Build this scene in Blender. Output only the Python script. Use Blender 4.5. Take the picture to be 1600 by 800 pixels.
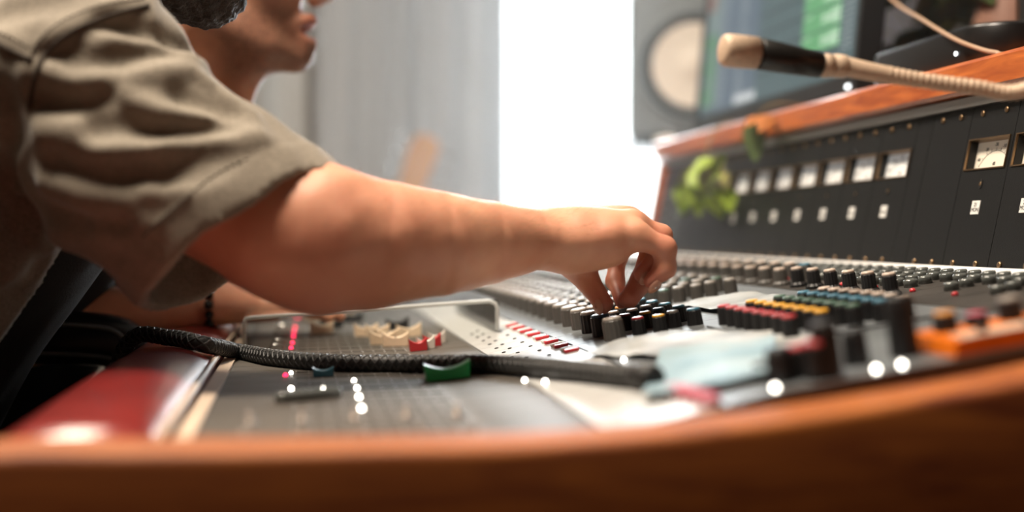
import bpy, math, random
import numpy as np
from mathutils import Matrix, Vector
random.seed(7); np.random.seed(7)
S = bpy.context.scene
for o in list(bpy.data.objects): bpy.data.objects.remove(o)
COL = S.collection
Z0 = 0.86                       # camera height; all shapes below are given relative to the lens, floor at -Z0
T0 = Matrix.Translation((0, 0, Z0))

# ------------------------------------------------------------------ camera
FPX = 2000.0
TH = math.atan(328/2000); PT = math.atan(30/2000)
FW = np.array([math.sin(TH)*math.cos(PT), math.cos(TH)*math.cos(PT), -math.sin(PT)])
RT = np.array([math.cos(TH), -math.sin(TH), 0.0]); UP = np.cross(RT, FW)
def ray(u, v): return FW + RT*(u-800)/FPX + UP*(400-v)/FPX
def onY(u, v, Y): r = ray(u, v); return r*Y/r[1]
def onX(u, v, X): r = ray(u, v); return r*X/r[0]
def onZ(u, v, Z): r = ray(u, v); return r*Z/r[2]
cam = bpy.data.cameras.new('camera'); co = bpy.data.objects.new('camera', cam); COL.objects.link(co)
cam.sensor_width = 36; cam.lens = 36*FPX/1600; cam.clip_start = 0.02
m = Matrix((RT, UP, -FW)).transposed().to_4x4(); m.translation = (0, 0, Z0); co.matrix_world = m
cam.dof.use_dof = True; cam.dof.focus_distance = 1.085; cam.dof.aperture_fstop = 2.0; cam.dof.aperture_blades = 0
S.camera = co
# ------------------------------------------------------------------ world, large lights, exposure
w = bpy.data.worlds.new('world'); S.world = w; w.use_nodes = True
bg = w.node_tree.nodes['Background']; bg.inputs[0].default_value = (.93, .97, 1.0, 1); bg.inputs[1].default_value = 5.0
def area(name, loc, target, sx, sy, power, col):
    l = bpy.data.lights.new(name, 'AREA'); l.shape = 'RECTANGLE'; l.size = sx; l.size_y = sy; l.energy = power; l.color = col
    o = bpy.data.objects.new(name, l); COL.objects.link(o)
    p = Vector(loc); o.location = p + Vector((0, 0, Z0))
    o.rotation_euler = (Vector(target)-p).to_track_quat('-Z', 'Y').to_euler(); return o
area('window_daylight', (0.55, 4.3, 0.55), (0.35, 0, 0.2), 2.1, 2.6, 420, (.93, .97, 1.0))
S.view_settings.view_transform = 'Standard'; S.view_settings.look = 'None'
S.view_settings.exposure = 0.0; S.view_settings.gamma = 1.0; S.view_settings.use_curve_mapping = False

GLARE_DENSITY = .075
# ------------------------------------------------------------------ materials
MATS = {}
def nt(name):
    m = bpy.data.materials.new(name); m.use_nodes = True
    return m, m.node_tree.nodes, m.node_tree.links, m.node_tree.nodes['Principled BSDF']
def mat(name, col, rough=.5, metal=0, noise=0, scale=40, bump=0, bscale=None, coat=0, col2=None, stretch=(1,1,1), sss=0, trans=0, alpha=1, emit=None, es=1, spec=None):
    if name in MATS: return MATS[name]
    m, N, L, P = nt(name); MATS[name] = m
    P.inputs['Base Color'].default_value = (*col, 1); P.inputs['Roughness'].default_value = rough; P.inputs['Metallic'].default_value = metal
    if spec is not None: P.inputs['Specular IOR Level'].default_value = spec
    if coat: P.inputs['Coat Weight'].default_value = coat; P.inputs['Coat Roughness'].default_value = .08
    if sss:
        P.inputs['Subsurface Weight'].default_value = sss; P.inputs['Subsurface Radius'].default_value = (1, .35, .2); P.inputs['Subsurface Scale'].default_value = .012
    if trans: P.inputs['Transmission Weight'].default_value = trans
    if emit: P.inputs['Emission Color'].default_value = (*emit, 1); P.inputs['Emission Strength'].default_value = es
    tc = N.new('ShaderNodeTexCoord'); mp = N.new('ShaderNodeMapping'); mp.inputs['Scale'].default_value = stretch
    L.new(tc.outputs['Object'], mp.inputs[0])
    if noise or col2:
        n = N.new('ShaderNodeTexNoise'); n.inputs['Scale'].default_value = scale; n.inputs['Detail'].default_value = 4; L.new(mp.outputs[0], n.inputs['Vector'])
        r = N.new('ShaderNodeValToRGB'); e = r.color_ramp.elements
        c2 = col2 or tuple(min(1, c*(1+noise)) for c in col); c1 = col if col2 else tuple(c*(1-noise) for c in col)
        e[0].position = .35; e[1].position = .65; e[0].color = (*c1, 1); e[1].color = (*c2, 1)
        L.new(n.outputs['Fac'], r.inputs[0]); L.new(r.outputs[0], P.inputs['Base Color'])
    if bump:
        n = N.new('ShaderNodeTexNoise'); n.inputs['Scale'].default_value = bscale or scale; n.inputs['Detail'].default_value = 3; L.new(mp.outputs[0], n.inputs['Vector'])
        b = N.new('ShaderNodeBump'); b.inputs['Strength'].default_value = bump; b.inputs['Distance'].default_value = .002
        L.new(n.outputs['Fac'], b.inputs['Height']); L.new(b.outputs[0], P.inputs['Normal'])
    return m
def wood(name, c1, c2, rough=.3, stretch=(9, 1, 9), scale=7, coat=.3):
    if name in MATS: return MATS[name]
    m, N, L, P = nt(name); MATS[name] = m
    tc = N.new('ShaderNodeTexCoord'); mp = N.new('ShaderNodeMapping'); mp.inputs['Scale'].default_value = stretch
    n = N.new('ShaderNodeTexNoise'); n.inputs['Scale'].default_value = scale; n.inputs['Detail'].default_value = 6; n.inputs['Distortion'].default_value = 1.5
    r = N.new('ShaderNodeValToRGB'); e = r.color_ramp.elements; e[0].position = .3; e[1].position = .68; e[0].color = (*c1, 1); e[1].color = (*c2, 1)
    L.new(tc.outputs['Object'], mp.inputs[0]); L.new(mp.outputs[0], n.inputs['Vector']); L.new(n.outputs['Fac'], r.inputs[0]); L.new(r.outputs[0], P.inputs['Base Color'])
    P.inputs['Roughness'].default_value = rough; P.inputs['Coat Weight'].default_value = coat; P.inputs['Coat Roughness'].default_value = .12
    return m
def skin_mat():
    m, N, L, P = nt('skin'); MATS['skin'] = m
    P.inputs['Roughness'].default_value = .5
    P.inputs['Subsurface Weight'].default_value = .25; P.inputs['Subsurface Radius'].default_value = (1, .32, .16); P.inputs['Subsurface Scale'].default_value = .006
    tc = N.new('ShaderNodeTexCoord'); n = N.new('ShaderNodeTexNoise'); n.inputs['Scale'].default_value = 28; n.inputs['Detail'].default_value = 4
    L.new(tc.outputs['Object'], n.inputs['Vector'])
    r = N.new('ShaderNodeValToRGB'); e = r.color_ramp.elements; e[0].position = .3; e[1].position = .7
    e[0].color = (.60, .265, .165, 1); e[1].color = (.72, .365, .23, 1)
    L.new(n.outputs['Fac'], r.inputs[0])
    at = N.new('ShaderNodeAttribute'); at.attribute_name = 'tint'; sp = N.new('ShaderNodeSeparateColor'); L.new(at.outputs['Color'], sp.inputs[0])
    m1 = N.new('ShaderNodeMix'); m1.data_type = 'RGBA'; m1.inputs['B'].default_value = (.42, .10, .075, 1)
    L.new(sp.outputs[1], m1.inputs['Factor']); L.new(r.outputs[0], m1.inputs['A'])
    m2 = N.new('ShaderNodeMix'); m2.data_type = 'RGBA'; m2.inputs['B'].default_value = (.10, .055, .04, 1)
    n2 = N.new('ShaderNodeTexNoise'); n2.inputs['Scale'].default_value = 500; L.new(tc.outputs['Object'], n2.inputs['Vector'])
    mm = N.new('ShaderNodeMath'); mm.operation = 'MULTIPLY'; L.new(sp.outputs[0], mm.inputs[0]); L.new(n2.outputs['Fac'], mm.inputs[1])
    L.new(mm.outputs[0], m2.inputs['Factor']); L.new(m1.outputs['Result'], m2.inputs['A']); L.new(m2.outputs['Result'], P.inputs['Base Color'])
    n3 = N.new('ShaderNodeTexNoise'); n3.inputs['Scale'].default_value = 350; L.new(tc.outputs['Object'], n3.inputs['Vector'])
    b = N.new('ShaderNodeBump'); b.inputs['Strength'].default_value = .12; b.inputs['Distance'].default_value = .001; L.new(n3.outputs['Fac'], b.inputs['Height']); L.new(b.outputs[0], P.inputs['Normal'])
    return m
def cloth_mat(name, c1, c2, scale=420, sheen=.25):
    m, N, L, P = nt(name); MATS[name] = m
    P.inputs['Roughness'].default_value = .85; P.inputs['Sheen Weight'].default_value = sheen; P.inputs['Sheen Roughness'].default_value = .4
    tc = N.new('ShaderNodeTexCoord')
    n = N.new('ShaderNodeTexNoise'); n.inputs['Scale'].default_value = scale; n.inputs['Detail'].default_value = 2; L.new(tc.outputs['Object'], n.inputs['Vector'])
    n2 = N.new('ShaderNodeTexNoise'); n2.inputs['Scale'].default_value = 14; n2.inputs['Detail'].default_value = 5; L.new(tc.outputs['Object'], n2.inputs['Vector'])
    ad = N.new('ShaderNodeMath'); ad.operation = 'MULTIPLY_ADD'; ad.inputs[1].default_value = .45; L.new(n.outputs['Fac'], ad.inputs[0])
    ml = N.new('ShaderNodeMath'); ml.operation = 'MULTIPLY'; ml.inputs[1].default_value = .55; L.new(n2.outputs['Fac'], ml.inputs[0]); L.new(ml.outputs[0], ad.inputs[2])
    r = N.new('ShaderNodeValToRGB'); e = r.color_ramp.elements; e[0].position = .36; e[1].position = .64; e[0].color = (*c1, 1); e[1].color = (*c2, 1)
    L.new(ad.outputs[0], r.inputs[0]); L.new(r.outputs[0], P.inputs['Base Color'])
    b = N.new('ShaderNodeBump'); b.inputs['Strength'].default_value = .35; b.inputs['Distance'].default_value = .001; L.new(n.outputs['Fac'], b.inputs['Height']); L.new(b.outputs[0], P.inputs['Normal'])
    return m
skin_mat()
cloth_mat('shirt_cotton', (.158, .132, .100), (.28, .24, .187))
cloth_mat('dark_cotton', (.004, .004, .005), (.009, .009, .010), sheen=0)
cloth_mat('denim', (.006, .008, .012), (.014, .017, .025), sheen=0)
mat('red_wood_shelf', (.1, .1, .1))
MATS.pop('red_wood_shelf')
wood('cheek_wood', (.17, .032, .005), (.42, .125, .016), rough=.62, stretch=(1.2, 9, 9), scale=8, coat=0)
wood('shelf_wood', (.30, .055, .012), (.62, .17, .035), rough=.3, stretch=(9, 1.2, 9), scale=9)
wood('dark_wood', (.035, .012, .007), (.07, .028, .014), rough=.4)
mat('red_leather', (.20, .018, .016), .28, noise=.2, scale=25, bump=.15, bscale=160, coat=.35)
mat('black_leather', (.008, .009, .011), .32, bump=.1, bscale=120, coat=.2)
mat('fader_panel', (.10, .088, .075), .45, metal=.2, noise=.12, scale=60)
mat('routing_panel', (.50, .50, .49), .34, metal=.2, noise=.05, scale=60)
mat('eq_panel', (.16, .175, .185), .38, metal=.3, noise=.10, scale=40)
mat('button_panel', (.05, .045, .04), .45, metal=.2, noise=.15, scale=50)
mat('slot_black', (.004, .004, .004), .6)
mat('bridge_black', (.0085, .009, .0095), .42, noise=.18, scale=900, bump=.12, bscale=900, spec=.3)
mat('strip_alu', (.42, .41, .39), .38, metal=.8)
mat('brass', (.30, .20, .115), .4, metal=1)
mat('chrome', (.75, .75, .74), .14, metal=1)
mat('brushed_metal', (.42, .36, .32), .33, metal=1, noise=.1, scale=60, stretch=(1, 1, 30))
mat('dial_cream', (.72, .66, .56), .5, emit=(1, .9, .72), es=.10)
mat('dial_white', (.7, .71, .7), .5, emit=(.92, .97, 1), es=.16)
mat('ink', (.02, .02, .02), .6)
mat('label_white', (.72, .72, .70), .5)
mat('knob_black', (.014, .014, .015), .45, noise=.1, spec=.35)
mat('knob_grey', (.075, .07, .064), .42, noise=.1)
for n, c in dict(grey=(.32, .29, .26), white=(.62, .58, .52), red=(.42, .025, .03), yellow=(.72, .36, .02), green=(.06, .12, .085), blue=(.05, .17, .25), navy=(.03, .08, .13), pale=(.52, .42, .35), darkred=(.16, .015, .018), orange=(.62, .25, .03), pink=(.5, .09, .14)).items():
    mat('cap_'+n, c, .32, noise=.05)
mat('cap_beige', (.80, .62, .44), .4, noise=.06, scale=90)
mat('cap_green_fader', (.03, .58, .16), .35)
mat('cap_blue_fader', (.03, .2, .3), .3)
mat('cap_black', (.010, .010, .011), .5)
mat('button_clear', (.10, .11, .105), .2, metal=.1, coat=.6)
mat('button_red', (.55, .03, .04), .3)
mat('led_red', (.6, .02, .03), .4, emit=(1, .03, .10), es=3.2)
mat('glint_white', (.9, .9, .85), .4, emit=(1, .93, .82), es=13)  # glow put in for bright glints on the console
mat('led_small', (.9, .9, .9), .4, emit=(.9, .97, 1), es=6)
mat('braid', (.012, .013, .013), .5, bump=.2, bscale=400)
mat('braid_thread', (.028, .028, .028), .4)
mat('rubber', (.01, .01, .01), .55)
mat('orange_paint', (.72, .16, .008), .35, noise=.08)
mat('cream_paint', (.55, .43, .33), .5)
mat('mic_gold', (.58, .43, .31), .55, metal=.12, noise=.1, scale=400)
mat('mic_black', (.010, .009, .008), .38)
mat('monitor_black', (.012, .013, .014), .36)
mat('speaker_grey', (.17, .20, .215), .5, noise=.06)
mat('speaker_ring', (.03, .038, .042), .5)
mat('speaker_cone', (.78, .72, .64), .6)
mat('glare_white', (.85, .85, .84), .6)
mat('floor_wood', (.05, .025, .015), .4, noise=.3, scale=6, stretch=(1, 12, 1))
mat('wall_paint', (.14, .11, .09), .9, noise=.04, scale=4)
mat('wall_brown', (.085, .05, .042), .85, noise=.15, scale=6)
mat('ceiling_paint', (.16, .13, .11), .9, noise=.03, scale=4)
mat('frame_white', (.8, .8, .79), .5)
mat('leaf_light', (.24, .34, .03), .45, noise=.35, scale=30, sss=.0)
mat('leaf_dark', (.085, .13, .045), .4, noise=.4, scale=30)
mat('leaf_olive', (.32, .30, .10), .5, noise=.5, scale=30)
mat('leaf_rust', (.42, .14, .03), .5, noise=.3, scale=30)
mat('stem', (.22, .16, .06), .6)
mat('pot_clay', (.35, .19, .14), .6, noise=.1)
mat('soil', (.03, .02, .015), .9)
mat('cable_beige', (.42, .28, .19), .5)
mat('dark_metal', (.02, .024, .026), .4, metal=.3)
mat('hair_dark', (.022, .015, .011), .6, noise=.5, scale=260, bump=.8, bscale=420)
mat('nail', (.55, .28, .2), .28)
mat('thread_and_shade', (.05, .038, .028), .9)
mat('maple', (.62, .30, .07), .35, noise=.1, scale=20, stretch=(1, 1, .2))
mat('shoe', (.02, .02, .02), .5)
mat('bead_black', (.01, .01, .01), .12)
def sheer():
    m, N, L, P = nt('sheer_curtain'); MATS['sheer_curtain'] = m
    N.remove(P); out = N['Material Output']; d = N.new('ShaderNodeBsdfDiffuse'); t = N.new('ShaderNodeBsdfTranslucent'); tr = N.new('ShaderNodeBsdfTransparent')
    d.inputs[0].default_value = (.85, .86, .85, 1); t.inputs[0].default_value = (.85, .87, .86, 1)
    n = N.new('ShaderNodeTexNoise'); n.inputs['Scale'].default_value = 300; tc = N.new('ShaderNodeTexCoord'); L.new(tc.outputs['Object'], n.inputs[0])
    a = N.new('ShaderNodeMixShader'); b = N.new('ShaderNodeMixShader'); a.inputs[0].default_value = .6
    L.new(d.outputs[0], a.inputs[1]); L.new(t.outputs[0], a.inputs[2]); mr = N.new('ShaderNodeMapRange'); mr.inputs['To Min'].default_value = .15; mr.inputs['To Max'].default_value = .35
    L.new(n.outputs['Fac'], mr.inputs[0]); L.new(mr.outputs[0], b.inputs[0]); L.new(a.outputs[0], b.inputs[1]); L.new(tr.outputs[0], b.inputs[2]); L.new(b.outputs[0], out.inputs[0])
sheer()
def curtain_mat():
    m, N, L, P = nt('curtain'); MATS['curtain'] = m; N.remove(P); out = N['Material Output']
    tc = N.new('ShaderNodeTexCoord'); mp = N.new('ShaderNodeMapping'); mp.inputs['Scale'].default_value = (6, 6, 1); n = N.new('ShaderNodeTexNoise'); n.inputs['Scale'].default_value = 3
    L.new(tc.outputs['Object'], mp.inputs[0]); L.new(mp.outputs[0], n.inputs[0]); r = N.new('ShaderNodeValToRGB'); e = r.color_ramp.elements; e[0].color = (.44, .425, .40, 1); e[1].color = (.54, .525, .50, 1); L.new(n.outputs['Fac'], r.inputs[0])
    d = N.new('ShaderNodeBsdfDiffuse'); t = N.new('ShaderNodeBsdfTranslucent'); a = N.new('ShaderNodeMixShader'); a.inputs[0].default_value = .13; t.inputs[0].default_value = (.5, .49, .47, 1)
    L.new(r.outputs[0], d.inputs[0]); L.new(d.outputs[0], a.inputs[1]); L.new(t.outputs[0], a.inputs[2]); L.new(a.outputs[0], out.inputs[0])
curtain_mat()
def clear(name, tint, refl_rough=.02, thick=.12):
    m, N, L, P = nt(name); MATS[name] = m; N.remove(P); out = N['Material Output']
    g = N.new('ShaderNodeBsdfGlossy'); g.inputs['Roughness'].default_value = refl_rough; t = N.new('ShaderNodeBsdfTransparent'); t.inputs[0].default_value = (*tint, 1)
    d = N.new('ShaderNodeBsdfDiffuse'); d.inputs[0].default_value = (.9, .93, .92, 1)
    f = N.new('ShaderNodeFresnel'); f.inputs[0].default_value = 1.45; mx = N.new('ShaderNodeMixShader'); m2 = N.new('ShaderNodeMixShader'); m2.inputs[0].default_value = thick
    L.new(f.outputs[0], mx.inputs[0]); L.new(t.outputs[0], mx.inputs[1]); L.new(g.outputs[0], mx.inputs[2]); L.new(mx.outputs[0], m2.inputs[1]); L.new(d.outputs[0], m2.inputs[2]); L.new(m2.outputs[0], out.inputs[0])
clear('acrylic', (.97, .985, .98), thick=.0); clear('acrylic_edge', (.8, .86, .84), .2, .55); clear('window_glass', (.98, .99, .99), thick=.0)

# ------------------------------------------------------------------ object helpers
WM = {}
def link(o, M, parent=None):
    COL.objects.link(o); WM[o] = M
    if parent is not None:
        o.parent = parent; o.matrix_parent_inverse = WM[parent].inverted()
    o.matrix_basis = T0 @ M if parent is None else T0 @ M
    if parent is not None: o.matrix_parent_inverse = (T0 @ WM[parent]).inverted()
    return o
def tag(o, label=None, cat=None, group=None, kind=None):
    if label: o['label'] = label
    if cat: o['category'] = cat
    if group: o['group'] = group
    if kind: o['kind'] = kind
    return o
def empty(name, loc, label=None, cat=None, group=None):
    o = bpy.data.objects.new(name, None); o.empty_display_size = .02
    link(o, Matrix.Translation(Vector(loc))); return tag(o, label, cat, group)
def place(name, me, M, parent=None):           # an object on shared mesh data
    return link(bpy.data.objects.new(name, me), M, parent)
def mesh_from(name, V, F, mt, smooth=False, mats=None, mi=None):
    me = bpy.data.meshes.new(name); me.from_pydata([tuple(map(float, v)) for v in V], [], [tuple(map(int, f)) for f in F])
    for k in (mats or [mt]): me.materials.append(MATS[k])
    if mi: me.polygons.foreach_set('material_index', mi)
    if smooth: me.polygons.foreach_set('use_smooth', [True]*len(me.polygons))
    me.update(); return me
def frame(d):
    d = Vector(d).normalized(); a = Vector((0, 0, 1)) if abs(d.z) < .9 else Vector((1, 0, 0))
    x = a.cross(d).normalized(); return x, d.cross(x), d
class MB:
    def __init__(s): s.V = []; s.F = []
    def add(s, V, F):
        n = len(s.V); s.V += [tuple(v) for v in V]; s.F += [tuple(i+n for i in f) for f in F]; return s
    def box(s, lo, hi, bev=0):
        (a, b, c), (d, e, f) = lo, hi
        if not bev:
            V = [(a,b,c),(d,b,c),(d,e,c),(a,e,c),(a,b,f),(d,b,f),(d,e,f),(a,e,f)]
            return s.add(V, [(3,2,1,0),(4,5,6,7),(0,1,5,4),(1,2,6,5),(2,3,7,6),(3,0,4,7)])
        r = bev; V = []; F = []
        rings = [(c, r), (c+r*.3, r*.3), (c+r, 0), (f-r, 0), (f-r*.3, r*.3), (f, r)]
        for z, i in rings:
            q = r
            V += [(a+i+q,b+i,z),(d-i-q,b+i,z),(d-i,b+i+q,z),(d-i,e-i-q,z),(d-i-q,e-i,z),(a+i+q,e-i,z),(a+i,e-i-q,z),(a+i,b+i+q,z)]
        F.append(tuple(range(7, -1, -1))); F.append(tuple(range(40, 48)))
        for k in range(5):
            for j in range(8): F.append((k*8+j, k*8+(j+1) % 8, k*8+8+(j+1) % 8, k*8+8+j))
        return s.add(V, F)
    def lathe(s, prof, n=24, M=None, flute=0, nf=0, cap=True):
        V = []; F = []
        for r, z in prof:
            for j in range(n):
                a = 2*math.pi*j/n; rr = r*(1+(flute if (nf and j % 2) else 0)); V.append(Vector((rr*math.cos(a), rr*math.sin(a), z)))
        for k in range(len(prof)-1):
            for j in range(n): F.append((k*n+j, k*n+(j+1) % n, (k+1)*n+(j+1) % n, (k+1)*n+j))
        if cap: F.append(tuple(range(n-1, -1, -1))); F.append(tuple((len(prof)-1)*n+j for j in range(n)))
        if M is not None: V = [M @ v for v in V]
        return s.add(V, F)
    def tube(s, pts, r, n=8, cap=True):
        pts = [Vector(p) for p in pts]; rs = r if isinstance(r, (list, tuple)) else [r]*len(pts)
        V = []; F = []; x = None
        for i, p in enumerate(pts):
            d = (pts[min(i+1, len(pts)-1)]-pts[max(i-1, 0)]).normalized()
            if x is None: x = frame(d)[0]
            x = (x - d*x.dot(d)).normalized(); y = d.cross(x)
            for j in range(n):
                a = 2*math.pi*j/n; V.append(p + (x*math.cos(a)+y*math.sin(a))*rs[i])
        for i in range(len(pts)-1):
            for j in range(n): F.append((i*n+j, i*n+(j+1) % n, (i+1)*n+(j+1) % n, (i+1)*n+j))
        if cap: F.append(tuple(range(n-1, -1, -1))); F.append(tuple((len(pts)-1)*n+j for j in range(n)))
        return s.add(V, F)
    def prism(s, poly, y0, y1, axis='y'):      # polygon in (x, z) swept along y
        n = len(poly); V = [(p[0], y0, p[1]) for p in poly]+[(p[0], y1, p[1]) for p in poly]
        F = [tuple(range(n)), tuple(range(2*n-1, n-1, -1))]+[(i, n+i, n+(i+1) % n, (i+1) % n) for i in range(n)]
        return s.add(V, F)
    def mesh(s, name, mt, smooth=False): return mesh_from(name, s.V, s.F, mt, smooth)
    def build(s, name, mt, parent=None, smooth=False):
        A = np.array([tuple(v) for v in s.V]); lo, hi = A.min(0), A.max(0); c = np.array([(lo[0]+hi[0])/2, (lo[1]+hi[1])/2, lo[2]])
        me = mesh_from(name, A-c, s.F, mt, smooth)
        return link(bpy.data.objects.new(name, me), Matrix.Translation(Vector(c)), parent)
def spline(pts, n=8):                            # Catmull-Rom through the points
    P = [np.array(p, float) for p in pts]; P = [2*P[0]-P[1]]+P+[2*P[-1]-P[-2]]; out = []
    for i in range(1, len(P)-2):
        for k in range(n):
            t = k/n; out.append(.5*((2*P[i])+(-P[i-1]+P[i+1])*t+(2*P[i-1]-5*P[i]+4*P[i+1]-P[i+2])*t*t+(-P[i-1]+3*P[i]-3*P[i+1]+P[i+2])*t**3))
    out.append(P[-2]); return out
def basis(o, x, y, z):
    M = Matrix((Vector(x), Vector(y), Vector(z))).transposed().to_4x4(); M.translation = Vector(o); return M
def text_mesh(name, body, size, mt):
    c = bpy.data.curves.new(name, 'FONT'); c.body = body; c.size = size; c.align_x = 'CENTER'; c.align_y = 'CENTER'; c.extrude = .00008; c.space_line = .9
    o = bpy.data.objects.new(name, c); COL.objects.link(o); bpy.context.view_layer.update()
    me = bpy.data.meshes.new_from_object(o.evaluated_get(bpy.context.evaluated_depsgraph_get())); bpy.data.objects.remove(o); bpy.data.curves.remove(c)
    me.materials.clear(); me.materials.append(MATS[mt]); return me

# ------------------------------------------------------------------ the room
def struct(name, mb, mt): return tag(mb.build(name, mt), kind='structure')
FL = -Z0; CE = 1.75; XL, XR, YN, YB = -2.6, 1.8, -1.6, 4.05
struct('floor', MB().box((XL, YN, FL-.05), (XR, YB+.15, FL)), 'floor_wood')
struct('ceiling', MB().box((XL, YN, CE), (XR, YB+.15, CE+.05)), 'ceiling_paint')
struct('wall_front', MB().box((XL, YN-.1, FL), (XR, YN, CE)), 'wall_brown')
struct('wall_left', MB().box((XL-.1, YN, FL), (XL, YB+.15, CE)), 'wall_paint')
struct('wall_right', MB().box((XR, YN, FL), (XR+.1, YB+.15, CE)), 'wall_brown')
WX0, WX1, WZ0, WZ1 = -.45, 1.42, -.45, 1.45
struct('wall_back', MB().box((XL, YB, FL), (WX0, YB+.15, CE)).box((WX1, YB, FL), (XR, YB+.15, CE)).box((WX0, YB, FL), (WX1, YB+.15, WZ0)).box((WX0, YB, WZ1), (WX1, YB+.15, CE)), 'wall_paint')
wn = empty('window_1', ((WX0+WX1)/2, YB+.08, WZ0)); wn['kind'] = 'structure'
fr = MB()
for a, b in (((WX0, WZ0), (WX0+.05, WZ1)), ((WX1-.05, WZ0), (WX1, WZ1)), ((WX0, WZ0), (WX1, WZ0+.05)), ((WX0, WZ1-.05), (WX1, WZ1))): fr.box((a[0], YB+.05, a[1]), (b[0], YB+.11, b[1]))
fr.box((.46, YB+.05, WZ0), (.52, YB+.11, WZ1)); fr.build('window_frame', 'frame_white', wn)
MB().box((WX0+.05, YB+.075, WZ0+.05), (WX1-.05, YB+.08, WZ1-.05)).build('pane', 'window_glass', wn)
MB().box((WX0-.04, YB-.05, WZ0-.03), (WX1+.04, YB+.05, WZ0)).build('window_sill', 'frame_white', wn)
for nm, lo, hi in (('baseboard_back', (XL, YB-.015, FL), (XR, YB, FL+.1)), ('baseboard_right', (XR-.015, YN, FL), (XR, YB, FL+.1)), ('baseboard_left', (XL, YN, FL), (XL+.015, YB, FL+.1))):
    struct(nm, MB().box(lo, hi), 'frame_white')
def curtain(name, x0, x1, y, amp, folds, mt, label, seed, zt=1.62):
    rr = random.Random(seed); n = int(folds*10); ph = [rr.uniform(0, 6.28) for _ in range(4)]
    V = []; F = []; nz = 14
    for k in range(nz+1):
        z = FL+.02+(zt-FL-.02)*k/nz
        for i in range(n+1):
            t = i/n; a = amp*(1-.35*k/nz)
            V.append((x0+(x1-x0)*t+.02*math.sin(ph[0]+t*folds*2.1), y+a*math.sin(2*math.pi*folds*t+ph[1]+.3*math.sin(k*.4))+a*.5*math.sin(2*math.pi*folds*.43*t+ph[2])+a*.25*math.sin(2*math.pi*folds*2.3*t+ph[3]), z))
    for k in range(nz):
        for i in range(n): q = k*(n+1)+i; F.append((q, q+1, q+n+2, q+n+1))
    N0 = len(V); V += [(v[0], v[1]+.004, v[2]) for v in V]
    F += [tuple(N0+i for i in reversed(f)) for f in F]
    b = MB().add(V, F); root = empty(name, ((x0+x1)/2, y, FL), label, 'curtain', 'curtains at the back wall')
    b.build('fabric', mt, root, True)
    r = MB()
    for i in range(int((x1-x0)/.12)+1): r.tube([(x0+.12*i+.02*math.cos(q*.7), y, 1.64+.02*math.sin(q*.7)) for q in range(9)], .003, 5)
    r.build('curtain_rings', 'brass', root)
xw = onY(797, 200, 3.85)[0]
curtain('curtain', -1.75, xw-.62, 3.88, .055, 9, 'curtain', 'beige grey curtain behind the two people, left of the pale grey one', 3)
curtain('curtain', xw-.60, xw, 3.86, .04, 6, 'curtain', 'pale grey pleated curtain beside the bright window', 5)
curtain('sheer_curtain', onY(960, 200, 3.85)[0], WX1+.2, 3.86, .03, 7, 'sheer_curtain', 'thin white curtain at the right of the window, beside the speaker', 8)
rod = MB(); rod.tube([(-1.9, 3.87, 1.66), (1.75, 3.87, 1.66)], .012, 12); tag(rod.build('curtain_rod', 'dark_metal'), 'dark metal rod carrying the curtains at the ceiling', 'rod')
# warm ceiling lamp over the operators' side
def ceiling_lamp(x, y, power, label):
    r = empty('ceiling_lamp', (x, y, CE-.06), label, 'lamp', 'warm ceiling lamps')
    b = MB().box((x-.31, y-.31, CE-.05), (x+.31, y+.31, CE), .01); b.build('housing', 'frame_white', r)
    d = MB().box((x-.28, y-.28, CE-.056), (x+.28, y+.28, CE-.05)); d.build('diffuser', 'lamp_diffuser', r)
    l = bpy.data.lights.new('lamp_light', 'AREA'); l.size = .56; l.energy = power; l.color = (1, .86, .70)
    link(bpy.data.objects.new('lamp_light', l), Matrix.Translation((x, y, CE-.06)), r)
mat('lamp_diffuser', (.9, .85, .75), .6, emit=(1, .82, .62), es=3)
LAMPS = [(-.42, .70, 74, 'square warm ceiling lamp above the near end of the desk'), (-.35, 1.75, 34, 'square warm ceiling lamp above the far end of the desk')]
for a in LAMPS: ceiling_lamp(*a)

# ------------------------------------------------------------------ mixing console
PROF = [(-.068, -.1085), (.10, -.1055), (.155, -.1005), (.165, -.0985), (.216, -.0875), (.2445, -.081), (.45, -.0492), (.578, -.0293)]
def zs(x):
    for (a, b), (c, d) in zip(PROF, PROF[1:]):
        if x <= c: return b+(d-b)*(x-a)/(c-a)
    return PROF[-1][1]
def nrm(x):
    d = Vector((.004, 0, zs(x+.002)-zs(x-.002))).normalized(); return Vector((-d.z, 0, d.x))
def onS(u, v):
    z = -.08; p = None
    for _ in range(30): p = onZ(u, v, z); z = zs(p[0])*.6+z*.4
    return p
def surfM(x, y, dz=0, rot=0):
    n = nrm(x); X = Vector((n.z, 0, -n.x)); Y = Vector((0, 1, 0))
    return basis(Vector((x, y, zs(x)))+n*dz, X, Y, n) @ Matrix.Rotation(rot, 4, 'Z')
CY0, CY1, PITCH, YK = .637, 2.118, .041, .985
console = empty('mixing_console', (.25, (CY0+CY1)/2, FL), 'long analogue mixing console with rows of knobs, faders and a wooden end panel', 'mixing console')
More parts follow.
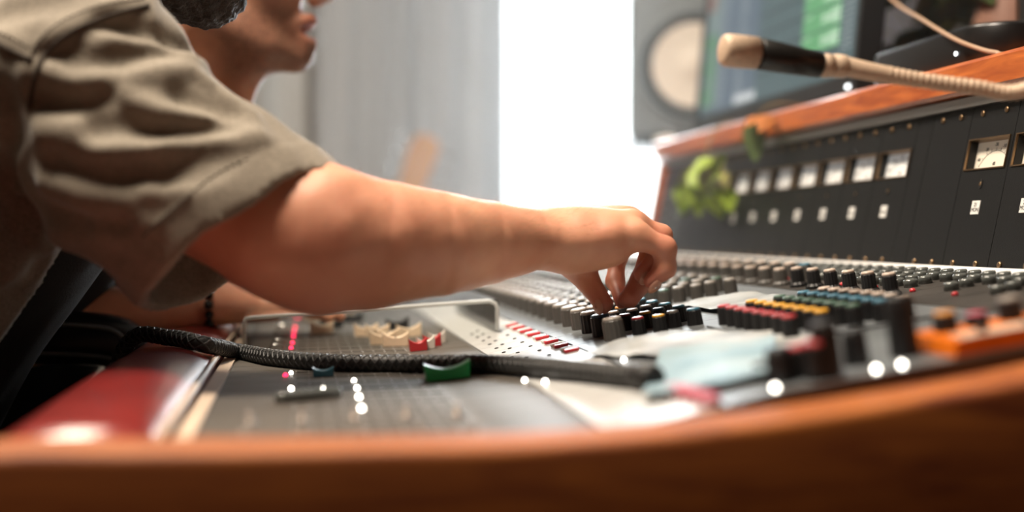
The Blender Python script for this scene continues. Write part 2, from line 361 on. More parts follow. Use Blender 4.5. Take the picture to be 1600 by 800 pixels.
# plates: every channel is four plates in a row, with open joints between them
def plate_mesh(xs, wid, mt, name):
    top = [(x, zs(x)) for x in xs]; bot = [(x, z-.003) for x, z in reversed(top)]
    b = MB().prism(top+bot, -wid/2, wid/2); me = b.mesh(name, mt); return me
segs = [('fader_plate', [-.068, .02, .10, .153], 'fader_panel'), ('routing_plate', [.1555, .165, .214], 'routing_panel'), ('equaliser_plate', [.2165, .2445, .33, .448], 'eq_panel'), ('button_plate', [.4505, .577], 'button_panel')]
pm = [(n, plate_mesh(x, PITCH-.0008, mt, n)) for n, x, mt in segs]
NCH = 0; y = YK-8*PITCH; CHY = []
while y+PITCH/2 < CY1: CHY.append(y); y += PITCH
for y in CHY:
    for n, me in pm: place(n, me, Matrix.Translation((0, y, 0)), console)
bod = [(-.068, -.113), (.10, -.110), (.155, -.105), (.2445, -.0855), (.578, -.034), (.578, -.22), (.30, -.26), (-.05, -.20)]
MB().prism(bod, CY0, CY1).build('body', 'dark_wood', console)
for yy in (CY0+.12, CY1-.22): MB().box((.05, yy, FL), (.50, yy+.1, -.20), .01).build('pedestal', 'dark_wood', console)
# wooden end panels
ck = [(-.138, -.0999), (-.0808, -.1011), (-.0219, -.1021), (.0389, -.1028), (.1017, -.103), (.1666, -.1005), (.2336, -.0944), (.303, -.0861), (.3747, -.0758)]
CKY = .585; k = CKY/.62; ck = [(a*k, b*k) for a, b in ck]
ck = [(-.19, -.115), (-.165, -.099)]+ck+[(.45, -.054), (.60, -.028), (.625, -.03)]
ck = [tuple(p) for p in spline([(a, b, 0) for a, b in ck], 5)]; ck = [(p[0], p[1]) for p in ck]
def cheek(y0, y1, sgn):
    b = MB(); r = .007; n = len(ck); rows = []
    sec = [(y0, -.34), (y0, -.005), (y0+.0008, -.0022), (y0+.0022, -.0006), (y0+.005, 0), (y1-.011, 0), (y1-.005, -.0015), (y1-.0015, -.005), (y1, -.012), (y1, -.34)]
    V = []; F = []
    for x, z in ck:
        for yy, dz in sec: V.append((x, yy, z+dz if dz > -.1 else -.44))
    m_ = len(sec)
    for i in range(n-1):
        for j in range(m_): F.append((i*m_+j, i*m_+(j+1) % m_, (i+1)*m_+(j+1) % m_, (i+1)*m_+j))
    F.append(tuple(range(m_-1, -1, -1))); F.append(tuple((n-1)*m_+j for j in range(m_)))
    b.add(V, F); return b.build('end_panel', 'cheek_wood', console, True)
cheek(CKY, CY0, 1); cheek(CY1+.001, CY1+.05, 1)
# padded red leather armrest along the operators' edge
ar = MB(); V = []; F = []
sec = []
for j in range(20):
    a = 2*math.pi*j/20; cx = math.cos(a); cz = math.sin(a)
    sec.append((-.111+.0415*math.copysign(abs(cx)**.7, cx), -.118+.027*math.copysign(abs(cz)**.75, cz)))
ys = [CY0+.002, CY0+.006, CY0+.016]+[CY0+.03+i*(CY1-CY0-.06)/40 for i in range(41)]+[CY1-.016, CY1-.006, CY1-.002]
for i, y in enumerate(ys):
    sc_ = {0: .55, 1: .85, 2: .96}.get(min(i, len(ys)-1-i), 1.0)
    for x, z in sec: V.append((-.111+(x+.111)*sc_, y, -.118+(z+.118)*sc_+.0015*math.sin(y*9)))
for i in range(len(ys)-1):
    for j in range(20): F.append((i*20+j, i*20+(j+1) % 20, i*20+20+(j+1) % 20, i*20+20+j))
F += [tuple(range(19, -1, -1)), tuple((len(ys)-1)*20+j for j in range(20))]
arm_o = ar.add(V, F).build('armrest', 'red_leather', console, True); arm_o['label'] = 'padded red leather armrest'
MB().tube([(-.0705, CY0+.01+i*.035, -.1005) for i in range(42)], .0024, 8).build('armrest_piping', 'cream_paint', console, True)
MB().box((-.0680, CY0+.002, -.1085), (-.0575, CY1-.002, -.1062), 0).build('edge_strip', 'cream_paint', console)
# knobs
def knob_mesh(name, r, h, mt, skirt=0):
    p = [(r*1.35, 0), (r*1.35, h*.14), (r*1.0, h*.26)] if skirt else [(r*1.03, 0)]
    p += [(r*.99, h*.5), (r*.95, h*.86), (r*.9, h*.885)]
    return MB().lathe(p, 28, flute=-.055, nf=1).mesh(name, mt, False)
def cap_mesh(name, r, h, mt): return MB().lathe([(r*.86, h*.88), (r*.86, h*.96), (r*.80, h*1.005), (r*.70, h*1.02), (r*.3, h*1.03)], 24).mesh(name, mt, True)
def ptr_mesh(r, h): return MB().box((-r*.08, r*.2, h*1.0), (r*.08, r*.80, h*1.036)).mesh('pointer', 'label_white')
KM = {}
def knob(parent, x, y, r, h, body, cap, skirt=0, M=None, pointer=False):
    k = (r, h, body, cap, skirt)
    if k not in KM: KM[k] = (knob_mesh('knob', r, h, body, skirt), cap_mesh('cap', r, h, 'cap_'+cap), ptr_mesh(r, h))
    M = M if M is not None else surfM(x, y, 0, random.uniform(-2.2, 2.2))
    o = place('knob', KM[k][0], M, parent); place('cap', KM[k][1], M, o)
    if pointer: place('pointer', KM[k][2], M, o)
    return o
rows = []
chA = [y for y in CHY if y > YK-.01]
for i, y in enumerate(chA):  # window sheen is put into the pale cap colours of farther channels
    rows += [(.2445, y, .0088, .0175, 'knob_grey' if i not in (1, 2) else 'knob_black', 'grey' if i not in (1,) else 'navy', 0),
             (.2665, y+.008, .0058, .0135, 'knob_black', 'red' if i < 1 else ('darkred' if i == 1 else 'pale'), 0), (.2815, y, .0058, .0135, 'knob_black', 'yellow' if i < 2 else ('orange' if i == 3 else 'white'), 0),
             (.2965, y+.012, .0058, .0135, 'knob_black', 'grey' if i != 1 else 'navy', 0), (.3115, y+.004, .0062, .0135, 'knob_black', 'blue' if i < 5 else 'white', 0)]
for i, y in enumerate([y for y in CHY if y > 1.17]):
    for j, x in enumerate((.345, .361, .377, .393, .411)):
        rows.append((x, y+.006*(j % 2), .0064, .0150, 'knob_grey', 'grey' if (i+j) % 5 else 'green', 0))
for i in range(6): rows.append((.4635, .957+.0385*i, .0062, .0185, 'knob_black', 'pale', 1))
for i, y in enumerate([y for y in CHY if y > 1.185]):
    rows += [(.462, y, .0068, .017, 'knob_grey', 'pale', 1), (.492, y+.01, .0068, .0165, 'knob_grey', 'blue' if i == 0 else 'pale', 0)]
rows.sort(key=lambda t: (t[1])/(t[2]))
far = MB(); nk = 0
for x, y, r, h, b, c, sk in rows:
    if nk < 296: knob(console, x, y, r, h, b, c, sk, pointer=(y < 1.15)); nk += 1
    else:
        far.lathe([(r*1.03, 0), (r*.93, h*.9), (r*.8, h*.965)], 12, M=surfM(x, y))
if far.V: tag(far.build('far_knob', 'knob_grey', console), kind='stuff')
# near end: a few odd controls
for u, v, r, h, c in ((1222, 598, .0075, .019, 'black'), (1255, 590, .007, .018, 'red'), (1300, 598, .0075, .021, 'red'), (1282, 575, .0065, .017, 'black'), (1355, 606, .008, .030, 'black'), (1340, 570, .007, .02, 'black'), (1190, 588, .005, .008, 'black')):
    p = onS(u, v); knob(console, p[0], max(p[1], CY0+.012), r, h, 'knob_black', c)
p = onS(1415, 556); knob(console, p[0], p[1], .0082, .034, 'knob_black', 'black')
for u, v in ((1447, 502), (1412, 505)):
    pass
# small push buttons: clear lens caps beside the meter bridge
bt = MB().lathe([(.0058, 0), (.0058, .0052), (.0052, .0064), (.0042, .0066), (.0036, .0058), (.001, .0058)], 16).mesh('push_button', 'button_clear', True)
br = MB().lathe([(.0026, 0), (.0026, .0014), (.0018, .0026), (.0006, .003)], 12).mesh('indicator', 'button_red', True)
yb = .86
kb = 0
while yb < 2.08:
    for j, x in enumerate((.499, .515, .531, .547)):
        if yb < 1.0 and j < 2 and (kb % 3): continue
        place('push_button', bt, surfM(x, yb+.006*(j % 2)), console)
    if kb % 3 == 1 and yb < 1.5: place('indicator', br, surfM(.483, yb+.01), console)
    yb += .0225; kb += 1
# routing plate: red and white rocker buttons and small screws
rk = [MB().box((-.006, -.0036, 0), (.006, .0036, .0028), .0009).mesh('rocker_button', c) for c in ('button_red', 'label_white')]
sc_hole = MB().lathe([(.0018, 0), (.0018, .0006), (.001, .0009)], 10).mesh('trim_screw', 'slot_black')
for i, y in enumerate(chA):
    if y > 1.28: break
    for q in range(2):
        place('rocker_button', rk[(q) % 2], surfM(.207, y-.010+.013*q), console)
    place('trim_screw', sc_hole, surfM(.191, y), console); place('trim_screw', sc_hole, surfM(.168, y), console); place('trim_screw', sc_hole, surfM(.176, y+.018), console)
# pink buttons at the near end
pk = MB().lathe([(.0055, 0), (.0055, .004), (.0045, .0055), (.001, .006)], 14).mesh('push_button', 'cap_pink', True)
for i in range(5): place('push_button', pk, surfM(.213-.001*i, .648+.0135*i), console)
# faders: a slot, a printed scale and a cap with a scooped top for each channel
slot = MB().box((-.045, -.0012, -.0001), (.055, .0012, .0003)).mesh('fader_slot', 'slot_black')
tick = MB()
for i in range(11): tick.box((-.045+.01*i-.0003, -.010, 0), (-.045+.01*i+.0003, -.005, .0002)); tick.box((-.045+.01*i-.0003, .005, 0), (-.045+.01*i+.0003, .010, .0002))
tick = tick.mesh('fader_scale', 'label_white')
def fader_cap_mesh(L, W, H, mt):
    n = 12; prof = []
    for i in range(n+1):
        t = -1+2*i/n; prof.append((t*L/2*(1-.0), H*(.62+.38*t*t)))
    poly = [(-L/2*.94, 0)]+[(x, z) for x, z in prof]+[(L/2*.94, 0)]
    b = MB(); V = []; F = []; m_ = len(poly)
    for yy, s in ((-W/2, .93), (-W/2*.86, 1), (W/2*.86, 1), (W/2, .93)):
        for x, z in poly: V.append((x*s, yy, z*s))
    for k_ in range(3):
        for j in range(m_): F.append((k_*m_+j, k_*m_+m_+j, k_*m_+m_+(j+1) % m_, k_*m_+(j+1) % m_))
    F.append(tuple(range(m_))); F.append(tuple(range(4*m_-1, 3*m_-1, -1)))
    return b.add(V, F).mesh('fader_cap', mt)
FC = {c: fader_cap_mesh(.026, .0115, .0135, 'cap_'+c) for c in ('beige', 'black')}; FC.update({c: fader_cap_mesh(.017, .0105, .0115, 'cap_'+c) for c in ('red', 'white')})
FC['green_fader'] = fader_cap_mesh(.034, .013, .0125, 'cap_green_fader'); FC['blue_fader'] = fader_cap_mesh(.016, .010, .007, 'cap_blue_fader')
cl = MB().box((-.0004, -.0058, .0084), (.0004, .0058, .0092)).mesh('centre_line', 'ink')
def fcap(x, y, c, yaw=0):
    M = surfM(x, y, .0004, yaw); o = place('fader_cap', FC[c], M, console)
    if c in ('beige', 'black'): place('centre_line', cl, M, o)
for y in CHY:
    place('fader_slot', slot, surfM(.04, y), console); place('fader_scale', tick, surfM(.04, y), console)
for u, v, c in ((618, 541, 'beige'), (598, 538, 'beige'), (606, 533, 'beige'), (590, 526, 'beige'), (572, 525, 'beige'), (503, 521, 'beige'), (518, 513, 'black'), (622, 515, 'black'), (640, 526, 'beige'), (654, 548, 'red'), (666, 545, 'white'), (676, 541, 'red'), (683, 536, 'white'), (700, 592, 'green_fader'), (505, 588, 'blue_fader')):
    p = onS(u, v); fcap(p[0], p[1], c)
for y in CHY[-13:]: fcap(random.uniform(0, .07), y, random.choice(['beige', 'black', 'beige']))
# glowing red level lamps with arched guards
ledm = MB().lathe([(.0019, 0), (.0019, .0014), (.0013, .0024), (.0004, .0028)], 12).mesh('level_lamp', 'led_red', True)
for v, u in ((545, 455), (537, 457), (527, 458.5), (520, 459.5), (513, 461), (497, 465), (588, 446)):
    p = onS(u, v); place('level_lamp', ledm, surfM(p[0], p[1]), console)
    if v < 550: MB().tube([(p[0]-.014+.007*math.cos(a)*1.0, p[1], zs(p[0])+.0042*math.sin(a)) for a in np.linspace(0, math.pi, 9)], .0009, 6).build('guard_arch', 'chrome', console, True)
# glowing discs added for glints off metal, and chrome toggles of the near section
wl = MB().lathe([(.0014, 0), (.0014, .0012), (.0009, .0020), (.0003, .0023)], 10).mesh('glint_disc', 'glint_white', True)
tg = MB().lathe([(.0045, 0), (.0045, .0015), (.0016, .002), (.0020, .0062), (.0011, .0072)], 12).mesh('toggle_switch', 'brushed_metal', True)
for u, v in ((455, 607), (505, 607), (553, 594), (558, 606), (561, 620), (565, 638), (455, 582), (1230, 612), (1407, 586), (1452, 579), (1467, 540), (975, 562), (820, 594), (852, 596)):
    p = onS(u, v+2); y = max(p[1], CY0+.008); place('glint_disc', wl, surfM(p[0], y), console)
for i in range(10):
    place('toggle_switch', tg, surfM(-.03+.030*(i % 5), .668+.082*(i//5)), console)
for i in range(9): place('push_button', bt, surfM(-.012+.004*i, .842+.002*i), console)

# ------------------------------------------------------------------ compact eight-channel unit let into the desk
RX = (.322, .3445, .367, .3865, .405); RC = ('red', 'yellow', 'green', 'blue', 'pale')
ym0 = onS(1243, 531)[1]
unit = empty('knob_unit', (.365, ym0+.065, zs(.365)+.0005), 'compact control unit with dense rows of red, yellow, green and blue capped knobs', 'control unit')
def slab(x0, x1, y0, y1, t, dz=.0004):
    pts = [(x, zs(x)+dz) for x in np.linspace(x0, x1, 5)]
    return MB().prism([(x, z+t) for x, z in pts]+[(x, z) for x, z in reversed(pts)], y0, y1)
slab(.310, .418, ym0-.012, ym0+.146, .0016).build('face_plate', 'eq_panel', unit)
for j, x in enumerate(RX):
    for i in range(8): knob(unit, x, 0, .0057, .0150, 'knob_black', RC[j], 0, M=surfM(x, ym0+.019*i+(.004 if j > 3 else 0), .002, random.uniform(-2, 2)))
# ------------------------------------------------------------------ papers on the blank panels
def sheet(name, cx, cy, a, w_, h_, mt, label, seed, dz=.0012):
    rr = random.Random(seed); n = 14; V = []; F = []; ph = [rr.uniform(0, 6) for _ in range(4)]
    for i in range(n+1):
        for j in range(n+1):
            lx = (i/n-.5)*w_; ly = (j/n-.5)*h_; x = cx+lx*math.cos(a)-ly*math.sin(a); y = cy+lx*math.sin(a)+ly*math.cos(a)
            bz = .0009*(1+math.sin(lx*70+ph[0]+ly*30))+.0007*(1+math.sin(ly*95+ph[1]-lx*40))+.0006*(1+math.sin((lx+ly)*160+ph[2]))
            V.append((x, y, zs(x)+dz+bz))
    q = n+1
    for i in range(n):
        for j in range(n): F.append((i*q+j, i*q+q+j, i*q+q+j+1, i*q+j+1))
    N0 = len(V); V += [(x, y, z-.0003) for x, y, z in V]; F += [tuple(N0+k for k in reversed(f)) for f in F]
    tag(MB().add(V, F).build(name, mt, None, True), label, 'paper')
mat('paper_blue', (.16, .27, .33), .5, col2=(.28, .36, .39), scale=14, spec=.3)
mat('paper_grey', (.22, .235, .24), .48, col2=(.34, .35, .345), scale=22, spec=.35)
sheet('paper_sheet', .272, .855, .30, .085, .19, 'paper_grey', 'pale grey creased sheet lying between the two groups of coloured knobs', 2)
sheet('paper_sheet', .248, .75, -.35, .075, .15, 'paper_blue', 'light blue sheet lying in front of the black knobs near the end panel', 4, .0034)
sheet('paper_sheet', .378, 1.085, .05, .070, .15, 'paper_grey', 'crumpled glossy sheet between the red capped rows and the tall grey knobs', 6)
# ------------------------------------------------------------------ orange effect box at the near right corner
q0 = onS(1452, 572); ob = empty('effect_box', (.385, .675, zs(.385)), 'small orange effect box with a cream strip and coloured knobs at the near corner', 'effect box')
bx0, bx1, by0, by1 = .346, .52, .6385, .692
def tilt_box(x0, x1, y0, y1, dz, t): return slab(x0, x1, y0, y1, t, dz)
tilt_box(bx0, bx1, by0, by1, .0006, .0088).build('case', 'orange_paint', ob)
tilt_box(bx0+.006, bx1-.004, by0+.001, by0+.019, .0095, .0008).build('name_strip', 'cream_paint', ob)
for i in range(4): MB().lathe([(.003, 0), (.003, .002), (.002, .003)], 12, M=surfM(bx0+.022+.028*i, by0+.009, .0103)).build('socket', 'rubber', ob, True)
for u, v, c, r, h in ((1483, 545, 'orange', .0068, .011), (1523, 548, 'pink', .0066, .0075), (1560, 545, 'grey', .0068, .013)):
    M = surfM(by1*.5/100*0+{1483: .362, 1523: .381, 1560: .402}[u], by1-.016, .0094); knob(ob, 0, 0, r, h, 'knob_black', c, M=M)
# ------------------------------------------------------------------ thick braided cable lying across the faders
zc = lambda x: zs(x)+.0085
cab_px = [(335, 538), (372, 556), (430, 567), (520, 575), (640, 577), (760, 578), (880, 588), (1003, 602)]
cp = []
for u, v in cab_px:
    p = onS(u, v+5); cp.append((p[0], p[1], zs(p[0])+.0068 if p[0] > -.066 else -.085))
cp = [(-.175, 1.17, -.26), (-.167, 1.15, -.15), (-.145, 1.13, -.0885), (-.108, 1.10, -.0845), (-.078, 1.075, -.0885)]+cp[1:]
cpath = spline(cp, 9); root = empty('braided_cable', cp[7], 'thick black braided cable lying across the fader section', 'cable')
MB().tube(cpath, .0064, 14).build('sleeve', 'braid', root, True)
def braid(sgn, ph):
    L_ = [0.0]
    for a, b in zip(cpath, cpath[1:]): L_.append(L_[-1]+np.linalg.norm(b-a))
    n = int(L_[-1]/.0022); A = np.array(cpath); out = []
    for i in range(n):
        s_ = L_[-1]*i/(n-1); p = np.array([np.interp(s_, L_, A[:, k_]) for k_ in range(3)]); q = np.array([np.interp(min(s_+.003, L_[-1]), L_, A[:, k_]) for k_ in range(3)])-np.array([np.interp(max(s_-.003, 0), L_, A[:, k_]) for k_ in range(3)])
        d = Vector(q).normalized(); x, y_, _ = frame(d); an = sgn*s_*2*math.pi/.030+ph
        out.append(Vector(p)+(x*math.cos(an)+y_*math.sin(an))*.0062)
    return out
for i in range(4):
    MB().tube(braid(1, i*math.pi/2), .0011, 5, True).build('braid_strand', 'braid_thread', root, True); MB().tube(braid(-1, i*math.pi/2), .0011, 5, True).build('braid_strand', 'braid_thread', root, True)
e0, e1 = Vector(cpath[-1]), Vector(cpath[-4]); d = (e0-e1).normalized()
MB().tube([e0-d*.004, e0+d*.001, e0+d*.014, e0+d*.016], [.0078, .0082, .0082, .006], 16).build('end_boot', 'rubber', root, True)
# ------------------------------------------------------------------ clear acrylic cover over the faders
ac = empty('acrylic_cover', (.065, 1.36, -.105), 'clear acrylic cover standing over the fader caps under the arm', 'cover')
ax0, ax1, ay0, ay1, ah = -.0545, .188, 1.235, 1.56, -.0785
def bar(name, pts, r, mt='acrylic_edge'): MB().tube(pts, r, 8).build(name, mt, ac, True)
zr = -.0640
tp = lambda x: ah+(zr-ah)*(x-ax0)/(ax1-ax0)
tpv = [(ax0, tp(ax0)), (ax1, tp(ax1)), (ax1, tp(ax1)+.003), (ax0, tp(ax0)+.003)]
MB().prism(tpv, ay0, ay1).build('top_sheet', 'acrylic', ac)
bar('front_edge', [(ax0+.001, ay0, zs(ax0)+.002), (ax0, ay0, ah-.004), (ax0+.002, ay0, ah+.001), (ax0+.007, ay0, ah+.0018), (ax1-.008, ay0, zr+.0015), (ax1-.002, ay0, zr-.001), (ax1, ay0, zr-.005), (ax1, ay0, zs(ax1)+.0015)], .0019)
bar('back_edge', [(ax0, ay1, zs(ax0)+.002), (ax0, ay1, ah+.0015), (ax1, ay1, zr+.0015), (ax1, ay1, zs(ax1)+.0015)], .0015)
MB().box((ax0-.0015, ay0, zs(ax0)+.001), (ax0+.0015, ay1, ah)).build('side_sheet', 'acrylic', ac); MB().box((ax1-.0015, ay0, zs(ax1)+.001), (ax1+.0015, ay1, zr)).build('side_sheet', 'acrylic', ac)
MB().prism([(ax0, zs(ax0)+.001), (.1, zs(.1)+.001), (ax1, zs(ax1)+.001), (ax1, zr), (ax0, ah)], ay1-.002, ay1).build('back_sheet', 'acrylic', ac)
# ------------------------------------------------------------------ meter bridge
BB = Vector((.580, 0, -.0292)); BT = Vector((.612, 0, .119)); bd = (BT-BB); BH = bd.length; bd.normalize(); bnm = Vector((-bd.z, 0, bd.x))   # normal towards the operators
def bp(y, h, out=0): return BB+bd*h+bnm*out+Vector((0, y, 0))
def bM(y, h, out=0): return basis(bp(y, h, out), (0, -1, 0), bd, bnm)     # local x to the right as the operator sees it
bridge = empty('meter_bridge', (.66, 1.4, -.03), 'dark meter bridge with a row of level meters behind the knobs', 'meter bridge')
bounds = [.70, .781, .8605, .9395, 1.0187, 1.0975, 1.171, 1.2015]+[1.2015+.078*i for i in range(1, 12)]
bounds[-1] = 2.098
def pbox(y0, y1, h0, h1, o0, o1):
    b = MB(); V = [bp(y, h, o) for y in (y0, y1) for h in (h0, h1) for o in (o0, o1)]
    return b.add(V, [(0, 1, 3, 2), (4, 6, 7, 5), (0, 4, 5, 1), (2, 3, 7, 6), (0, 2, 6, 4), (1, 5, 7, 3)])
mh0, mh1 = .0925, .1195; mw = .067
screw = MB().lathe([(.0026, -.0005), (.0030, .0006), (.0026, .0016), (.0010, .0018)], 14).mesh('screw', 'brass', True)
hole = MB().lathe([(.0030, -.0002), (.0030, .0006), (.0018, .0007)], 12).mesh('lamp_hole', 'slot_black'); hring = MB().lathe([(.0020, .0007), (.0016, .0009)], 12).mesh('lamp_lens', 'brass')
lab = MB().box((-.0068, -.0062, 0), (.0068, .0062, .0007)).mesh('label_plate', 'label_white')
lt = {}
def lettering(body, size):
    if (body, size) not in lt: lt[(body, size)] = text_mesh('lettering', body, size, 'ink')
    return lt[(body, size)]
dialw = {}
def meter(y, cream):
    root = empty('vu', (0, 0, 0))
    bpy.data.objects.remove(root)
    dep = .0085; col = 'dial_cream' if cream else 'dial_white'
    # window jambs in brass, dark liner, dial set back behind a glass
    b = MB()
    t = .0012
    for (a0, a1, h0, h1) in ((-mw/2-t, -mw/2, mh0-t, mh1+t), (mw/2, mw/2+t, mh0-t, mh1+t), (-mw/2, mw/2, mh0-t, mh0), (-mw/2, mw/2, mh1, mh1+t)):
        V = [bp(y+a, h, o) for a in (a0, a1) for h in (h0, h1) for o in (-dep, .0012)]; b.add(V, [(0, 1, 3, 2), (4, 6, 7, 5), (0, 4, 5, 1), (2, 3, 7, 6), (0, 2, 6, 4), (1, 5, 7, 3)])
    mo = b.build('level_meter', 'brass', bridge)
    V = [bp(y+a, h, -dep+o) for a in (-mw/2, mw/2) for h in (mh0, mh1) for o in (-.001, 0)]
    MB().add(V, [(0, 1, 3, 2), (4, 6, 7, 5), (0, 4, 5, 1), (2, 3, 7, 6), (0, 2, 6, 4), (1, 5, 7, 3)]).build('dial', col, mo)
    b = MB()
    V = [bp(y+mw/2-aa, h, o) for aa in (.0002, .0008) for h in (mh0, mh1) for o in (-dep+.0005, -.001)]; b.add(V, [(0, 1, 3, 2), (4, 6, 7, 5), (0, 4, 5, 1), (2, 3, 7, 6), (0, 2, 6, 4), (1, 5, 7, 3)])
    b.build('liner', 'slot_black', mo)
    D = bM(y, mh0, -dep+.0002)
    cx, cy, R = 0.0, -.012, .030
    arc = MB(); A = np.linspace(math.radians(148), math.radians(32), 25)
    arc.tube([D @ Vector((cx+R*math.cos(a), cy+R*math.sin(a), 0)) for a in A], .00022, 4)
    for a in np.linspace(math.radians(146), math.radians(34), 9): arc.tube([D @ Vector((cx+R*math.cos(a), cy+R*math.sin(a), 0)), D @ Vector((cx+(R+.0028)*math.cos(a), cy+(R+.0028)*math.sin(a), 0))], .00018, 4)
    arc.build('scale_arc', 'ink', mo)
    for s_, a in (('-40', 140), ('-30', 117), ('-20', 92), ('-10', 70)):
        a = math.radians(a); place('lettering', lettering(s_, .0046), D @ Matrix.Translation((cx+(R+.006)*math.cos(a), cy+(R+.0055)*math.sin(a), 0)), mo)
    place('lettering', lettering('dB', .0046), D @ Matrix.Translation((0, .006, 0)), mo)
    an = math.radians(150); MB().tube([D @ Vector((cx+.014*math.cos(an), cy+.014*math.sin(an)+.001, .002)), D @ Vector((cx+R*math.cos(an), cy+R*math.sin(an), .002))], .00025, 4).build('needle', 'ink', mo)
def panel(y0, y1, kind, idx, text=None):
    g = .0004; yc = (y0+y1)/2
    b = MB()
    if kind == 'meter':
        parts = [(y0+g, y1-g, 0, mh0-.001), (y0+g, y1-g, mh1+.001, BH), (y0+g, yc-mw/2-.001, mh0-.001, mh1+.001), (yc+mw/2+.001, y1-g, mh0-.001, mh1+.001)]
    else: parts = [(y0+g, y1-g, 0, BH)]
    for a0, a1, h0, h1 in parts:
        V = [bp(a, h, o) for a in (a0, a1) for h in (h0, h1) for o in (-.0025, 0)]; b.add(V, [(0, 1, 3, 2), (4, 6, 7, 5), (0, 4, 5, 1), (2, 3, 7, 6), (0, 2, 6, 4), (1, 5, 7, 3)])
    b.build('front_panel', 'bridge_black', bridge)
    if y1-y0 > .05:
        for yy in (y0+.0195, y1-.0195):
            for h in (.0055, BH-.0075): place('screw', screw, bM(yy, h), bridge)
    if kind == 'meter':
        meter(yc, text is not None)
        hm = bM(yc, .078); ho = place('lamp_hole', hole, hm @ Matrix.Scale(1.5, 4, (0, 1, 0)), bridge); place('lamp_lens', hring, hm, ho)
        lo = place('label_plate', lab, bM(yc, .0565), bridge)
        if text:
            place('lettering', lettering(text, .0052), bM(yc, .0565, .0008), lo)
        else: place('lettering', lettering('MON', .0044), bM(yc, .0555, .0008), lo)
kinds = ['blank', 'blank', 'meter', 'meter', 'meter', 'blank', 'blank']+['meter']*7+['blank']*4
texts = {2: '23\nMON', 3: '22\nMON', 4: '21\nMON'}
for i, kd in enumerate(kinds): panel(bounds[i], bounds[i+1], kd, i, texts.get(i))
# housing behind the panels, metal strips, wooden end
hp = [(BB.x+.004, BB.z), (BT.x+.004, BT.z), (.80, BT.z), (.80, -.22), (.582, -.22)]
fb = MB(); fb.prism([(BT.x+.022, BT.z-.001), (.80, BT.z-.001), (.80, -.21), (.60, -.21), (.602, -.03)], bounds[0], bounds[-1]); fb.build('housing', 'slot_black', bridge)
MB().prism([(.606, .1195), (.606, .1285), (.64, .1285), (.64, .1195)], bounds[0], bounds[-1]).build('top_strip', 'strip_alu', bridge)
MB().prism([(.559, zs(.559)+.0006), (.559, zs(.559)+.0026), (.5785, -.0262), (.5795, -.0288)], bounds[0], bounds[-1]).build('bottom_strip', 'frame_white', bridge)
MB().prism([(.572, -.036), (.602, .129), (.82, .129), (.82, -.22), (.60, -.22)], 2.100, 2.118).build('end_board', 'shelf_wood', bridge)
MB().prism([(.572, -.036), (.602, .129), (.82, .129), (.82, -.22), (.60, -.22)], bounds[0]-.02, bounds[0]-.001).build('end_board', 'shelf_wood', bridge)
# faint printed channel marks on the far blank panels
for yy in (1.99, 2.055):
    for k_ in range(5): place('printed_mark', MB().box((-.012, -.0035, 0), (.012, .0035, .0003)).mesh('printed_mark', 'speaker_grey'), bM(yy, .035+.017*k_), bridge)
for yy in (.75, 1.9): MB().box((.64, yy, FL), (.74, yy+.1, -.2205), .01).build('leg', 'dark_wood', bridge)
# ------------------------------------------------------------------ wooden shelf over the bridge
sh = MB(); sh.prism([(.6005, .1305), (.597, .134), (.597, .157), (.6005, .1605), (1.02, .1605), (1.02, .1305)], .62, 2.128)
tag(sh.build('shelf_board', 'shelf_wood'), 'orange brown wooden shelf board on top of the meter bridge', 'shelf')
SH = .1607
# ------------------------------------------------------------------ monitor
MX, MZ0, MH, MY0, MY1 = .68, .182, .42, 1.505, 2.17
mu = Vector((math.sin(math.radians(5.4)), 0, math.cos(math.radians(5.4)))); mn = Vector((-mu.z, 0, mu.x))
def mp_(y, h, out=0): return Vector((MX, y, MZ0))+mu*h+mn*out
def mbox(y0, y1, h0, h1, o0, o1):
    V = [mp_(y, h, o) for y in (y0, y1) for h in (h0, h1) for o in (o0, o1)]
    return MB().add(V, [(0, 1, 3, 2), (4, 6, 7, 5), (0, 4, 5, 1), (2, 3, 7, 6), (0, 2, 6, 4), (1, 5, 7, 3)])
mon = empty('monitor', (.72, (MY0+MY1)/2, SH), 'wide black computer monitor showing audio tracks on the shelf', 'monitor')
b = mbox(MY0, MY1, 0, .024, -.030, .002)
for a in ((MY0, MY0+.012, .024, MH), (MY1-.012, MY1, .024, MH), (MY0+.012, MY1-.012, MH-.014, MH)): b2 = mbox(*a, -.03, .002); b.add(b2.V, b2.F)
b2 = mbox(MY0+.012, MY1-.012, .024, MH-.014, -.03, -.004); b.add(b2.V, b2.F)
b.build('bezel', 'monitor_black', mon)
def emis(name, c, s):
    m, N, L, P = nt(name); MATS[name] = m
    P.inputs['Base Color'].default_value = (.012, .014, .015, 1); P.inputs['Roughness'].default_value = .3; P.inputs['Emission Color'].default_value = (*c, 1); P.inputs['Emission Strength'].default_value = s
emis('scr_base', (.075, .125, .135), .95); emis('scr_left', (.19, .255, .25), .9); emis('scr_blue', (.13, .19, .25), .7); emis('scr_tick', (.42, .47, .5), .75)
emis('scr_green', (.17, .52, .22), .8); emis('scr_wave', (.60, .85, .60), .9); emis('scr_bright_green', (.12, .42, .15), .55); emis('scr_orange', (.50, .17, .10), .6); emis('scr_line', (.03, .06, .07), .5); emis('scr_white', (.75, .78, .78), .8)
scr = mbox(MY0+.012, MY1-.012, .024, MH-.014, -.004, -.003).build('screen', 'scr_base', mon)
def s2(u, v):                                    # photo pixel to the screen's own width and height coordinates
    r = Vector(ray(u, v)); p0 = mp_(0, 0, -.003); t = p0.dot(mn)/r.dot(mn); p = r*t; return p.y, (p-Vector((MX, p.y, MZ0))).dot(mu)
